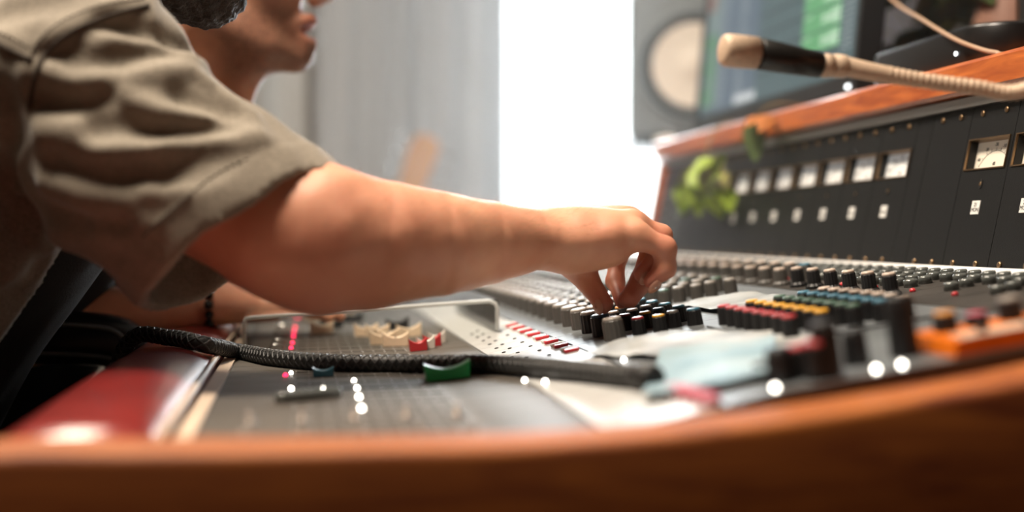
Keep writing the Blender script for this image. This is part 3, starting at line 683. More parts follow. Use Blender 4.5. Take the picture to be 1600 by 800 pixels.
class SP:
    def __init__(s): s.b = MB()
    def rect(s, y0, y1, h0, h1, o):
        y0, y1 = max(min(y0, y1), MY0+.0125), min(max(y0, y1), MY1-.0125)
        h0, h1 = max(h0, .025), min(h1, MH-.0145)
        V = [mp_(y0, h0, o), mp_(y1, h0, o), mp_(y1, h1, o), mp_(y0, h1, o)]; s.b.add(V, [(3, 2, 1, 0)]); return s
    def done(s, name, mt): return s.b.build(name, mt, scr)
HT = MH-.016
yl, _ = s2(1085, 100); ya, _ = s2(1122, 100); yb_, _ = s2(1145, 100); yc_, _ = s2(1152, 100); yd, _ = s2(1172, 100); ye, _ = s2(1182, 100)
rd = random.Random(3)
SP().rect(yl, ya, .04, HT, -.0028).done('track_list', 'scr_left'); SP().rect(ya, ye, .03, HT, -.0028).done('meter_column', 'scr_blue')
g1 = SP(); g2 = SP(); g3 = SP()
ha_, hb_ = s2(1112, 162)[1], s2(1112, 56)[1]
for k_ in range(12):
    h = ha_+(hb_-ha_)*k_/12
    yy = yl-(yl-ya)*rd.uniform(.42, .62); g1.rect(yy, ya+.012, h, h+(hb_-ha_)/12*rd.uniform(.5, .85), -.0025)
    if k_ % 2: g2.rect(yl-.01, yl-(yl-ya)*rd.uniform(.25, .4), h, h+.004, -.0025)
g1.done('green_text', 'scr_bright_green'); g2.done('grey_text', 'scr_tick')
h25 = s2(1100, 26)[1]
for k_ in range(8): g3.rect(yl-.012-.02*rd.random(), ya+.02+.02*rd.random(), h25+.0065*k_, h25+.0042+.0065*k_, -.0025)
g3.done('orange_text', 'scr_orange')
g = SP()
for k_ in range(60):
    h = .04+.006*k_
    g.rect(ya-.01, ya-.01-.03*rd.uniform(.5, 1), h, h+.0022, -.0025); g.rect(yc_, yc_-.035*rd.uniform(.5, 1), h, h+.0022, -.0025)
tag(g.done('tick_column', 'scr_tick'), kind='stuff')
SP().rect(yc_, ye-.005, .031, .044, -.0022).done('light_button', 'scr_white')
yg0, h_a = s2(1252, 79); yg1, _ = s2(1312, 60); _, h_b = s2(1281, 66); _, h_c = s2(1281, 33); _, h_d = s2(1281, 3)
rowh = h_c-h_b
ln = SP(); cl_ = SP(); wv = SP(); tx = SP()
hb = s2(1281, 82)[1]
for k_ in range(7):
    h0 = hb+rowh*k_; ln.rect(ye, yg1, h0-.002, h0+.0012, -.0027)
    if h0+rowh > HT: break
    cl_.rect(yg0, yg1+.001, h0+.002, h0+rowh-.001, -.0026); ln.rect(yg0, yg1, h0+rowh*.5-.0006, h0+rowh*.5+.0006, -.0023)
    n = 26; mid = h0+rowh*.5; tx.rect(yg0-.004, yg0-.03, h0+rowh-.006, h0+rowh-.004, -.0023)
    for i in range(n):
        t = i/n; a = rowh*.42*(.25+.75*abs(math.sin(i*.9+k_))*(1-.6*t))*(1.0 if t < .55 or t > .7 else .5)
        y0 = yg1+.004+(yg0-yg1)*.45*t; wv.rect(y0, y0+(yg0-yg1)*.45/n, mid-a, mid+a, -.0024)
ln.done('track_line', 'scr_line'); cl_.done('audio_clip', 'scr_green'); wv.done('waveform', 'scr_wave'); tx.done('clip_title', 'scr_wave')
dt = SP()
for uu in (1317, 1323, 1329):
    y0 = s2(uu, 50)[0]
    for k_ in range(45): dt.rect(y0, y0-.0032, .06+.0075*k_, .0635+.0075*k_, -.0025)
dt.done('dotted_column', 'scr_white')
yL = s2(1330, 134)[0]; mbox(yL-.006, yL+.002, .005, .0085, .002, .0028).build('power_lamp', 'led_small', mon)
for k_ in range(4): mbox(yL+.018+.013*k_, yL+.022+.013*k_, .004, .007, .002, .0026).build('menu_button', 'slot_black', mon)
MB().tube([(.735, 1.84, SH+.008), (.745, 1.84, .36)], .022, 14).build('stand_neck', 'monitor_black', mon, True)
MB().box((.70, 1.72, SH), (.86, 1.96, SH+.010), .004).build('stand_base', 'monitor_black', mon)
# ------------------------------------------------------------------ loudspeaker beyond the monitor on its stand
sx, sy = .752, 2.40; SM = basis((sx, sy, .196), (math.cos(.35), math.sin(-.35), 0), (math.sin(.35), math.cos(.35), 0), (0, 0, 1))
sp = empty('loudspeaker', (sx, sy, .196), 'grey studio loudspeaker with white cone behind the monitor', 'loudspeaker')
def sb(lo, hi, bev, name, mt, par):
    b = MB().box(lo, hi, bev); b.V = [SM @ Vector(v) for v in b.V]; return b.build(name, mt, par)
W2 = .129
cab = sb((-W2, 0, 0), (W2, .26, .40), .006, 'cabinet', 'speaker_grey', sp)
def ring(prof, cz, name, mt, par):
    return MB().lathe(prof, 48, M=SM @ basis((0, -.001, cz), (1, 0, 0), (0, 0, 1), (0, -1, 0)), cap=False).build(name, mt, par, True)
ring([(.113, 0), (.113, .004), (.107, .008), (.103, .006), (.1005, .002)], .137, 'woofer_frame', 'speaker_grey', sp)
wf = ring([(.101, .003), (.096, .0075), (.090, .010), (.085, .008), (.081, .0065)], .137, 'woofer_surround', 'speaker_ring', sp)
ring([(.0815, .0068), (.055, .0045), (.028, .0028), (.026, .0034), (.018, .0052), (.010, .0062), (.001, .0066)], .137, 'woofer_cone', 'speaker_cone', sp)
ring([(.045, 0), (.04, .003), (.028, -.004), (.018, -.006), (.012, -.002), (.001, 0)], .325, 'tweeter', 'speaker_ring', sp)
ped = empty('speaker_stand', (sx, sy+.13, FL), 'dark metal floor stand under the grey loudspeaker', 'stand')
b = MB().box((sx-.10, sy+.02, .180), (sx+.10, sy+.25, .1955), .003); b.build('top_plate', 'dark_metal', ped)
MB().tube([(sx+.01, sy+.13, FL+.02), (sx+.01, sy+.13, .18)], .028, 16).build('column', 'dark_metal', ped, True)
MB().box((sx-.13, sy-.02, FL), (sx+.15, sy+.30, FL+.02), .006).build('base_plate', 'dark_metal', ped)
pw = onX(1035, 224, .615)
pd = MB().box((.606, pw[1]-.030, SH), (.632, pw[1]+.03, SH+.013), .004); tag(pd.build('glare_block', 'glare_white'), 'small white block added for the glare at the far end of the wooden shelf', 'block')  # white block added in place of a bright glare
# ------------------------------------------------------------------ dark rounded box, cable and plant on the shelf
bx = empty('computer_box', (.74, 1.25, SH), 'dark rounded metal box with a small white lamp on the shelf', 'computer')
def rbox(x0, x1, y0, y1, z0, z1, r, n=8):
    pts = []
    for cx, cy, a0 in ((x0+r, y0+r, math.pi), (x1-r, y0+r, 1.5*math.pi), (x1-r, y1-r, 0), (x0+r, y1-r, .5*math.pi)):
        for i in range(n+1): a = a0+.5*math.pi*i/n; pts.append((cx+r*math.cos(a), cy+r*math.sin(a)))
    b = MB(); V = []; F = []; N_ = len(pts); cx, cy = (x0+x1)/2, (y0+y1)/2
    for z, s_ in ((z0, .97), (z0+.003, 1), (z1-.004, 1), (z1-.001, .99), (z1, .965)):
        for x, y in pts: V.append((cx+(x-cx)*s_, cy+(y-cy)*s_, z))
    for k_ in range(4):
        for j in range(N_): F.append((k_*N_+j, k_*N_+(j+1) % N_, k_*N_+N_+(j+1) % N_, k_*N_+N_+j))
    F += [tuple(range(N_-1, -1, -1)), tuple(4*N_+j for j in range(N_))]
    return b.add(V, F)
rbox(.640, .80, 1.125, 1.40, SH+.004, SH+.046, .045).build('case', 'box_metal', bx, True) if mat('box_metal', (.06, .06, .062), .30, metal=.85) else 0
for xx, yy in ((.68, 1.17), (.76, 1.17), (.68, 1.36), (.76, 1.36)): MB().lathe([(.01, SH), (.01, SH+.0045)], 12, M=Matrix.Translation((xx, yy, 0))).build('rubber_foot', 'rubber', bx)
pl = onX(1494, 84, .6395); MB().lathe([(.0016, 0), (.0016, .0008)], 10, M=basis(pl, (0, 1, 0), (0, 0, 1), (-1, 0, 0))).build('power_lamp', 'led_small', bx)
cb = [onX(1330, -70, .76), onX(1395, 0, .70), onX(1440, 30, .655), onX(1490, 60, .634), onX(1530, 76, .630), onX(1556, 82, .626), onX(1585, 82.5, .622)]
cbs = spline(cb+[(.66, .93, SH+.003)], 8)
tag(MB().tube(cbs, .0022, 8).build('thin_cable', 'cable_beige', None, True), 'thin beige cable drooping onto the shelf in front of the dark box', 'cable')
def leaf_mesh(name, L, W, mt, curl=.25, lobes=0):
    n = 7; V = []; F = []
    for i in range(n+1):
        t = i/n; w_ = W/2*(math.sin(math.pi*min(1, t**.75)))**.8*(1+(.25*math.sin(t*9) if lobes else 0)); z = -curl*L*t*t
        V += [(t*L, -w_, z+.12*w_), (t*L, 0, z-.10*w_), (t*L, w_, z+.12*w_)]
    for i in range(n):
        for j in range(2): q = i*3+j; F.append((q, q+3, q+4, q+1))
    N0 = len(V); V += [(x, y, z-.0005) for x, y, z in V]; F += [tuple(N0+k_ for k_ in reversed(f)) for f in F]
    return MB().add(V, F).mesh(name, mt, True)
LV = {k_: leaf_mesh('leaf', *v) for k_, v in dict(a=(.075, .05, 'leaf_dark'), b=(.065, .045, 'leaf_olive'), c=(.042, .032, 'leaf_light'), d=(.036, .026, 'leaf_olive'), e=(.05, .026, 'leaf_dark', .1), f=(.05, .03, 'leaf_rust')).items()}
def leafM(p, yaw, pitch, roll=0, s=1): return Matrix.Translation(Vector(p)) @ Matrix.Rotation(yaw, 4, 'Z') @ Matrix.Rotation(pitch, 4, 'Y') @ Matrix.Rotation(roll, 4, 'X') @ Matrix.Scale(s, 4)
rp = random.Random(11)
fern = empty('potted_plant', (.95, 1.80, SH), 'leafy dark green plant in a clay pot behind the dark box', 'plant')
MB().lathe([(.045, SH), (.062, SH+.075), (.067, SH+.078), (.067, SH+.095), (.058, SH+.095), (.056, SH+.08)], 28, M=Matrix.Translation((.95, 1.80, 0)), cap=True).build('pot', 'pot_clay', fern, True)
MB().lathe([(.055, SH+.079), (.01, SH+.084)], 20, M=Matrix.Translation((.95, 1.80, 0))).build('soil', 'soil', fern)
for i in range(52):
    a = rp.uniform(0, 6.28); R_ = rp.uniform(.05, .17); top = (max(.86, .93+R_*math.cos(a)), 1.72+R_*1.1*math.sin(a), SH+rp.uniform(.05, .34)); base = (.95+.02*math.cos(a), 1.80+.02*math.sin(a), SH+.082)
    midp = ((top[0]+base[0])/2-.01*math.cos(a), (top[1]+base[1])/2, max(top[2], SH+.15)*.75+base[2]*.25)
    MB().tube(spline([base, midp, top], 5), .0018, 5).build('stem', 'stem', fern, True)
    for q in range(4): place('leaf', LV[rp.choice('aab')], leafM(Vector(top)+Vector((rp.uniform(-.03, .03), rp.uniform(-.03, .03), rp.uniform(-.03, .02))), a+rp.uniform(-1.3, 1.3), rp.uniform(-.2, .9), rp.uniform(-.6, .6), rp.uniform(.8, 1.25)), fern)
vs = empty('clay_vase', (.92, 1.56, SH), 'tall pinkish clay vase at the right of the leafy plant', 'vase')
MB().lathe([(.035, SH), (.05, SH+.06), (.052, SH+.11), (.036, SH+.16), (.030, SH+.18), (.036, SH+.195), (.031, SH+.195), (.026, SH+.18)], 28, M=Matrix.Translation((.92, 1.56, 0))).build('vessel', 'pot_clay', vs, True)
vine = empty('trailing_plant', (.84, 2.0, SH), 'trailing plant with yellow green leaves hanging over the bridge below the monitor', 'plant')
MB().lathe([(.035, SH), (.045, SH+.06), (.048, SH+.075), (.042, SH+.075), (.040, SH+.06)], 24, M=Matrix.Translation((.90, 2.04, 0))).build('pot', 'pot_clay', vine, True)
p1 = onX(1100, 262, .570); p2 = onX(1092, 310, .566)
st = spline([(.90, 2.04, SH+.065), (.80, 1.95, SH+.09), (.66, 1.82, SH+.006), (.615, p1[1]+.01, SH+.006), (.586, p1[1]+.01, .15), tuple(p1), tuple(p2)], 7)
MB().tube(st, .0015, 6).build('stem', 'stem', vine, True)
for i in range(34):
    u = rp.gauss(1098, 22); v = rp.gauss(292, 21); p = onX(min(max(u, 1062), 1135), min(max(v, 250), 328), .57-rp.uniform(-.004, .02))
    k_ = 'c' if (v > 292 or rp.random() < .3) else 'd'; place('leaf', LV[k_], leafM(p+np.array([0, 0, .012]), rp.uniform(0, 6.28), rp.uniform(.4, 1.3), rp.uniform(-.5, .5), rp.uniform(.75, 1.1)), vine)
p = onX(1176, 186, .585); place('leaf', LV['e'], leafM(p, -math.pi/2, 1.35, .2, 1.15), vine); MB().tube(spline([(.69, 1.6, SH+.004), (.60, 1.56, SH+.01), tuple(p)], 5), .0013, 5).build('stem', 'stem', vine, True)
for u, v in ((1188, 180), (1205, 178), (1215, 186)): place('leaf', LV['f'], leafM(onX(u, v, .592), rp.uniform(2.4, 4.2), rp.uniform(.2, .8), 0, .7), vine)
dk = empty('wooden_cabinet', (.85, 1.08, SH), 'dark wooden cabinet standing at the right end of the shelf', 'cabinet')
MB().box((.742, .98, SH), (.97, 1.252, SH+.34), .004).build('body', 'dark_wood', dk); MB().box((.740, .995, SH+.02), (.742, 1.237, SH+.32)).build('front_grille', 'rubber', dk)
# ------------------------------------------------------------------ gooseneck microphone
gm = empty('gooseneck_microphone', (.72, .70, SH), 'gooseneck microphone with beige tip and black barrel in front of the monitor', 'microphone')
def my(u, v, Y): return onY(u, v, Y)
h0, h1, h2, h3, h4 = my(1128, 78, .87), my(1181, 83, .872), my(1281, 102, .875), my(1300, 103, .875), my(1322, 104, .875)
pxm = .875/2000
def lerp(a, b, t): return a+(b-a)*t
MB().tube([h0, lerp(h0, h1, .03), lerp(h0, h1, .12), lerp(h0, h1, .25), h1], [20*pxm, 24*pxm, 26.5*pxm, 27*pxm, 26.5*pxm], 28).build('grille', 'mic_gold', gm, True)
MB().tube([h1, lerp(h1, h2, .02), lerp(h1, h2, .05)], [24.5*pxm]*3, 28).build('groove', 'mic_black', gm, True)
MB().tube([lerp(h1, h2, .05), lerp(h1, h2, .06), lerp(h1, h2, .5), h2], [25*pxm, 26*pxm, 24*pxm, 21*pxm], 28).build('barrel', 'mic_black', gm, True)
MB().tube([h2, lerp(h2, h3, .5), h3], [19*pxm, 20*pxm, 19*pxm], 24).build('collar', 'mic_gold', gm, True)
MB().tube([h3, lerp(h3, h4, .1), lerp(h3, h4, .2), lerp(h3, h4, .9), h4], [19*pxm, 17*pxm, 20*pxm, 19*pxm, 17*pxm], 24).build('collar', 'mic_gold', gm, True)
gn = spline([h4, my(1360, 112, .87), my(1430, 124, .862), my(1520, 136, .85), my(1600, 141, .835), (.538, .785, .128), (.565, .745, .195), (.61, .715, .265), (.67, .70, .285), (.712, .70, .25), (.72, .70, SH+.02)], 14)
L_ = [0]
for a, b in zip(gn, gn[1:]): L_.append(L_[-1]+np.linalg.norm(np.array(b)-np.array(a)))
n = int(L_[-1]/.0011); A = np.array(gn); P_ = []; R_ = []
for i in range(n):
    s_ = L_[-1]*i/(n-1); P_.append(tuple(np.interp(s_, L_, A[:, k_]) for k_ in range(3))); t = min(1, s_/.05); R_.append((.0072*(1-t)+.0056*t)*(1+(.055 if i % 4 < 2 else -.055)*(1 if s_ > .03 else 0)))
MB().tube(P_, R_, 16).build('gooseneck', 'mic_gold', gm, True)
MB().lathe([(.035, SH), (.035, SH+.008), (.028, SH+.014), (.010, SH+.018), (.009, SH+.03)], 28, M=Matrix.Translation((.72, .70, 0))).build('base', 'mic_black', gm, True)
# ------------------------------------------------------------------ guitar on a stand by the curtain (its headstock shows above the arm)
gx, gy = onY(655, 255, 3.3)[0], 3.3; gz = onY(655, 255, 3.3)[2]
gt = empty('guitar', (gx, gy, FL+.06), 'guitar with orange headstock leaning by the curtain, seen above the forearm', 'guitar')
def flat(poly, y0, y1, M, name, mt):
    b = MB().prism(poly, y0, y1); b.V = [M @ Vector(v) for v in b.V]; return b.build(name, mt, gt)
GM = Matrix.Translation((gx, gy, gz)) @ Matrix.Rotation(.35, 4, 'Y')
flat([(-.020, -.10), (-.034, -.06), (-.040, .02), (-.036, .062), (-.012, .078), (.022, .074), (.038, .052), (.036, -.02), (.030, -.07), (.020, -.10)], -.008, .008, GM, 'headstock', 'maple')
flat([(-.022, -.70), (-.020, -.10), (.020, -.10), (.022, -.70)], -.012, .010, GM, 'neck', 'dark_wood')
bodyp = [(.13*math.sin(a)*(1+.25*math.cos(2*a))*1.15, -.92+.24*math.cos(a)) for a in np.linspace(0, 2*math.pi, 37)[:-1]]
flat(bodyp, -.045, .045, GM, 'body', 'maple')
for i in range(6): MB().lathe([(.004, 0), (.004, .02), (.009, .024), (.009, .03)], 10, M=GM @ basis((-.044 if i % 2 else .044, 0, -.045+.045*(i//2)), (0, 1, 0), (0, 0, 1), (-1 if i % 2 else 1, 0, 0))).build('tuning_peg', 'chrome', gt)
gs = empty('guitar_stand', (gx-.32, gy+.08, FL), 'black tubular stand carrying the guitar', 'stand')
bcen = GM @ Vector((0, .06, -1.0))
for s_ in (-1, 1): MB().tube([(bcen.x+.2*s_, gy-.12, FL+.01), (bcen.x+.1*s_, gy+.07, bcen.z+.0)], .01, 8).build('leg', 'rubber', gs, True)
MB().tube([(bcen.x, gy+.25, FL+.01), (bcen.x, gy+.07, bcen.z+.05)], .01, 8).build('leg', 'rubber', gs, True)
MB().tube([(bcen.x-.12, gy+.07, bcen.z), (bcen.x+.12, gy+.07, bcen.z)], .012, 8).build('cradle', 'rubber', gs, True)
for s_ in (-1, 1): MB().tube([(bcen.x+.1*s_, gy+.07, bcen.z-.13), (bcen.x+.1*s_, gy-.08, bcen.z-.15), (bcen.x+.1*s_, gy-.1, bcen.z-.11)], .008, 8).build('hook', 'rubber', gs, True)

# ------------------------------------------------------------------ people: distance fields meshed with surface nets
def v3(*a): return np.array(a if len(a) > 1 else a[0], np.float32)
def smin(a, b, k):
    h = np.clip(.5+.5*(b-a)/k, 0, 1); return b*(1-h)+a*h-k*h*(1-h)
def smax(a, b, k): return -smin(-a, -b, k)
def sd_cone(P, a, b, ra, rb, n=None, f=1.0):
    a = v3(a); ab = v3(b)-a; L2 = max(float(ab@ab), 1e-12); pa = P-a; t = np.clip(pa@ab/L2, 0, 1)
    r = pa-t[:, None]*ab
    if n is not None:
        n = v3(n); q = r@n; r = r+n*(q*(1/f-1))[:, None]
    return np.sqrt((r*r).sum(1))-(ra+t*(rb-ra))
def sd_chain(P, pts, rs, n=None, f=1.0, k=0):
    d = None
    for i in range(len(pts)-1):
        e = sd_cone(P, pts[i], pts[i+1], rs[i], rs[i+1], n, f[i] if isinstance(f, (list, tuple)) else f); d = e if d is None else (smin(d, e, k) if k else np.minimum(d, e))
    return d
def sd_ell(P, c, r):
    q = (P-v3(c)); r = v3(r); k0 = np.sqrt(((q/r)**2).sum(1)); k1 = np.sqrt(((q/(r*r))**2).sum(1))+1e-9; return k0*(k0-1)/k1
def sd_poly(P, pts):                              # distance to a polyline
    d = None
    for a, b in zip(pts, pts[1:]): e = sd_cone(P, a, b, 0, 0); d = e if d is None else np.minimum(d, e)
    return d
def wob(P, s, seed=0):                            # smooth pseudo noise in -1..1
    r = np.random.RandomState(seed); o = 0
    for i in range(5):
        k = r.normal(size=3); k = k/np.linalg.norm(k)*s*(1+.35*i); o = o+np.sin(P@v3(k)+r.uniform(0, 6.28)+1.3*np.sin(P@v3(r.normal(size=3)*s*.6)))
    return o/3.2
def nets(fn, lo, hi, h, blk=6):
    lo = np.array(lo, float); dims = np.ceil((np.array(hi)-lo)/h).astype(int); nb = np.ceil(dims/blk).astype(int); dims = nb*blk
    D = np.ones(dims+1, np.float32)
    bi = np.stack(np.meshgrid(*[np.arange(x) for x in nb], indexing='ij'), -1).reshape(-1, 3)
    cd = fn((lo+(bi+.5)*blk*h).astype(np.float32)); keep = np.abs(cd) < blk*h*1.25+.012
    for b_ in bi[(~keep) & (cd < 0)]: D[b_[0]*blk:b_[0]*blk+blk+1, b_[1]*blk:b_[1]*blk+blk+1, b_[2]*blk:b_[2]*blk+blk+1] = -1
    kb = bi[keep]; g = np.stack(np.meshgrid(*[np.arange(blk+1)]*3, indexing='ij'), -1).reshape(-1, 3)
    for i in range(0, len(kb), 600):
        idx = kb[i:i+600, None, :]*blk+g[None]; val = fn((lo+idx.reshape(-1, 3)*h).astype(np.float32)); ii = idx.reshape(-1, 3); D[ii[:, 0], ii[:, 1], ii[:, 2]] = val
    s = D < 0; c = np.zeros(dims, np.int8)
    for x in (0, 1):
        for y in (0, 1):
            for z in (0, 1): c += s[x:x+dims[0], y:y+dims[1], z:z+dims[2]]
    act = np.argwhere((c > 0) & (c < 8)); num = np.full(dims, -1, np.int32); num[act[:, 0], act[:, 1], act[:, 2]] = np.arange(len(act))
    acc = np.zeros((len(act), 3)); cnt = np.zeros(len(act)); cor = [(x, y, z) for x in (0, 1) for y in (0, 1) for z in (0, 1)]
    val = {q: D[act[:, 0]+q[0], act[:, 1]+q[1], act[:, 2]+q[2]] for q in cor}
    for q in cor:
        for ax in range(3):
            if q[ax] == 0:
                r = list(q); r[ax] = 1; r = tuple(r); a, b = val[q], val[r]; mk = (a < 0) != (b < 0); t = np.where(mk, a/(a-b+1e-12), 0); p = np.array(q, float)[None].repeat(len(act), 0); p[:, ax] += t
                acc[mk] += p[mk]; cnt[mk] += 1
    V = lo+(act+acc/cnt[:, None])*h; F = []
    for ax in range(3):
        a1, a2 = (ax+1) % 3, (ax+2) % 3; sl0 = [slice(None)]*3; sl1 = [slice(None)]*3; sl0[ax] = slice(0, -1); sl1[ax] = slice(1, None)
        e = np.argwhere(s[tuple(sl0)] != s[tuple(sl1)]); e = e[(e[:, a1] > 0) & (e[:, a2] > 0) & (e[:, a1] < dims[a1]) & (e[:, a2] < dims[a2])]
        def g_(d1, d2):
            q = e.copy(); q[:, a1] -= d1; q[:, a2] -= d2; return num[q[:, 0], q[:, 1], q[:, 2]]
        quad = np.stack([g_(1, 1), g_(0, 1), g_(0, 0), g_(1, 0)], 1); inside = s[e[:, 0], e[:, 1], e[:, 2]]; quad[~inside] = quad[~inside][:, ::-1]; F.append(quad)
    return V, np.concatenate(F)
def relax(V, F, n=1, f=.5):
    E_ = np.concatenate([F[:, [0, 1]], F[:, [1, 2]], F[:, [2, 3]], F[:, [3, 0]]])
    for _ in range(n):
        A = np.zeros_like(V); c = np.zeros(len(V))
        for k in range(3): A[:, k] = np.bincount(E_[:, 0], V[E_[:, 1], k], len(V))+np.bincount(E_[:, 1], V[E_[:, 0], k], len(V))
        c = np.bincount(E_[:, 0], minlength=len(V))+np.bincount(E_[:, 1], minlength=len(V)); V = V*(1-f)+f*A/np.maximum(c, 1)[:, None]
    return V
def big_mesh(name, V, F, mt, parent=None, tint=None):
    c = np.array([(V[:, 0].min()+V[:, 0].max())/2, (V[:, 1].min()+V[:, 1].max())/2, V[:, 2].min()]); W_ = (V-c).astype(np.float32)
    me = bpy.data.meshes.new(name); me.vertices.add(len(V)); me.vertices.foreach_set('co', W_.ravel()); me.loops.add(F.size); me.loops.foreach_set('vertex_index', F.astype(np.int32).ravel())
    me.polygons.add(len(F)); me.polygons.foreach_set('loop_start', np.arange(0, F.size, 4, dtype=np.int32)); me.update(calc_edges=True); me.polygons.foreach_set('use_smooth', np.ones(len(F), bool))
    me.materials.append(MATS[mt])
    if tint is not None:
        at = me.color_attributes.new('tint', 'FLOAT_COLOR', 'POINT'); at.data.foreach_set('color', np.concatenate([tint, np.ones((len(V), 1))], 1).astype(np.float32).ravel())
    me.validate(); me.update(); o = bpy.data.objects.new(name, me); return link(o, Matrix.Translation(Vector(c)), parent)
def march(fn, u, v, t0=.5, t1=1.6):               # first hit of the sight line on a distance field
    r = ray(u, v); t = t0
    for _ in range(90):
        d = float(fn(v3(r*t)[None])[0])
        if d < .0004: return r*t
        t += max(d*.7, .0005)
        if t > t1: return None
    return r*t
# ---- head in its own frame: x forward, y to the left, z up, origin between the ears at eye height
def head_sdf(H, open_mouth=.0):
    A = np.abs(H[:, 1]); Q = H.copy(); Q[:, 1] = A
    d = sd_ell(H, (-.014, 0, .036), (.100, .077, .086)); d = smin(d, sd_ell(H, (.028, 0, -.030), (.060, .060, .082)), .03)
    d = smin(d, sd_chain(Q, [(-.012, .056, -.035), (.000, .055, -.066), (.050, .032, -.092), (.072, .008, -.098)], [.018, .018, .016, .017]), .022)
    d = smin(d, sd_ell(H, (.080, 0, -.098), (.016, .018, .015)), .014)
    d = smin(d, sd_cone(Q, (.058, .044, -.020), (.045, .052, -.012), .020, .016), .022)
    d = smin(d, sd_cone(Q, (.083, .008, .018), (.072, .045, .022), .011, .011), .016)
    d = smax(d, -sd_ell(Q, (.098, .032, -.002), (.018, .019, .013)), .014)
    d = smin(d, sd_ell(Q, (.073, .031, -.003), (.0135, .0135, .0125)), .002)
    d = smin(d, sd_chain(Q, [(.086, 0, .012), (.102, 0, -.018), (.1125, 0, -.035)], [.008, .0085, .0105]), .009)
    d = smin(d, sd_ell(Q, (.101, .0115, -.040), (.010, .007, .007)), .006)
    d = smax(d, -sd_ell(Q, (.104, .007, -.0485), (.006, .0035, .003)), .002)
    d = smin(d, sd_chain(Q, [(.0955, 0, -.0625), (.090, .014, -.0645), (.078, .026, -.069)], [.0085, .0075, .004]), .007)
    d = smin(d, sd_chain(Q, [(.0935, 0, -.0815-open_mouth), (.088, .013, -.080-open_mouth), (.078, .024, -.074)], [.0085, .0075, .004]), .007)
    d = smax(d, -sd_ell(H, (.094, 0, -.0722-open_mouth*.5), (.017, .021, .0022+open_mouth*.75)), .003)
    d = smin(d, smax(sd_ell(Q, (-.012, .078, -.014), (.020, .009, .032)), -sd_ell(Q, (-.008, .088, -.012), (.012, .008, .022)), .004), .006)
    return d
def head_frame(c, yaw=0, pitch=0, roll=0):         # pitch > 0 looks down
    M = (Matrix.Rotation(yaw, 3, 'Z') @ Matrix.Rotation(pitch, 3, 'Y') @ Matrix.Rotation(roll, 3, 'X')); R = np.array(M); c = np.array(c)
    return (lambda P: ((P-c.astype(np.float32))@R.astype(np.float32))), (lambda h: np.array(h)@R.T+c)
def px3(u, v, Y): return onY(u, v, Y)
# ================= near man
HL1, HW1 = head_frame((-.150, 1.135, .318), .0, .06)
sh_r = np.array((-.160, .965, .118)); sh_l = np.array((-.27, 1.275, .115))
pelvis = np.array((-.53, 1.15, -.30))
fore = [((452, 358), .93, 100), ((520, 371), .925, 105), ((600, 379), .935, 97), ((680, 381), .955, 83.5), ((760, 379), .98, 66), ((835, 374), 1.005, 49), ((880, 372), 1.02, 42)]
fp = [px3(u, v, Y) for (u, v), Y, r in fore]; frd = [r*Y/2000 for (u, v), Y, r in fore]
up_arm = [sh_r, px3(330, 285, .945), fp[0]]; up_r = [.058, .050, frd[0]]
hand = dict(
    pinky=([(960, 372, 1.00), (995, 368, .992), (1038, 387, .990), (1039, 420, .993), (1018, 440, .995)], [17, 19, 17.5, 16, 13]),
    ring=([(955, 358, 1.02), (990, 352, 1.012), (1033, 368, 1.012), (1024, 408, 1.012), (1003, 428, 1.01)], [18, 20, 17, 16, 14]),
    middle=([(950, 350, 1.035), (985, 345, 1.035), (1020, 388, 1.040), (1004, 438, 1.025), (983, 466, 1.012)], [18, 20, 19, 18.5, 16]),
    index=([(940, 352, 1.055), (968, 348, 1.058), (966, 400, 1.072), (961, 440, 1.058), (971, 470, 1.035)], [18, 19, 16, 15, 12.5]),
    thumb=([(880, 388, 1.04), (893, 405, 1.045), (914, 433, 1.035), (932, 458, 1.022), (942, 477, 1.015)], [27, 28, 22.5, 18, 14]))
HP = {k: ([px3(*p) for p in v[0]], [r*1.02/2000 for r in v[1]]) for k, v in hand.items()}
def arm_sdf(P):
    d = sd_chain(P, up_arm, up_r, k=.02)
    d = smin(d, sd_chain(P, fp, frd, (0, 1, 0), [.92, .95, 1.0, 1.08, 1.18, 1.25]), .03)
    d = smin(d, sd_cone(P, px3(500, 430, .93), px3(560, 432, .93), .02, .014), .03)      # point of the elbow and muscle
    d = smin(d, sd_cone(P, fp[-1], px3(935, 368, 1.015), frd[-1]*.95, .020, (0, 1, 0), 1.45), .02)       # back of the hand
    d = smin(d, sd_cone(P, px3(905, 372, 1.02), px3(975, 362, 1.015), .020, .0165, (0, 1, 0), 1.7), .016)
    d = smin(d, sd_cone(P, px3(895, 392, 1.005), px3(955, 388, .998), .015, .012), .018)                  # heel of the little-finger side
    d = smin(d, sd_cone(P, px3(893, 345, 1.035), px3(968, 336, 1.045), .010, .0085), .014)                 # far knuckle line
    f = None
    for k in ('pinky', 'ring', 'middle', 'index'):
        p, r = HP[k]; e = sd_chain(P, p, r)
        for j in (2, 3): e = smin(e, sd_ell(P, p[j], (r[j]*1.06,)*3), .004)
        f = e if f is None else smin(f, e, .0007)
    d = smin(d, f, .008)
    p, r = HP['thumb']; d = smin(d, sd_chain(P, p, r), .012)
    for k in ('pinky', 'ring', 'middle', 'index'): d = smin(d, sd_ell(P, HP[k][0][1], (.0105, .0095, .0095)), .008)
    return d+.0006*wob(P, 90, 4)
def head1(P): return head_sdf(HL1(P))
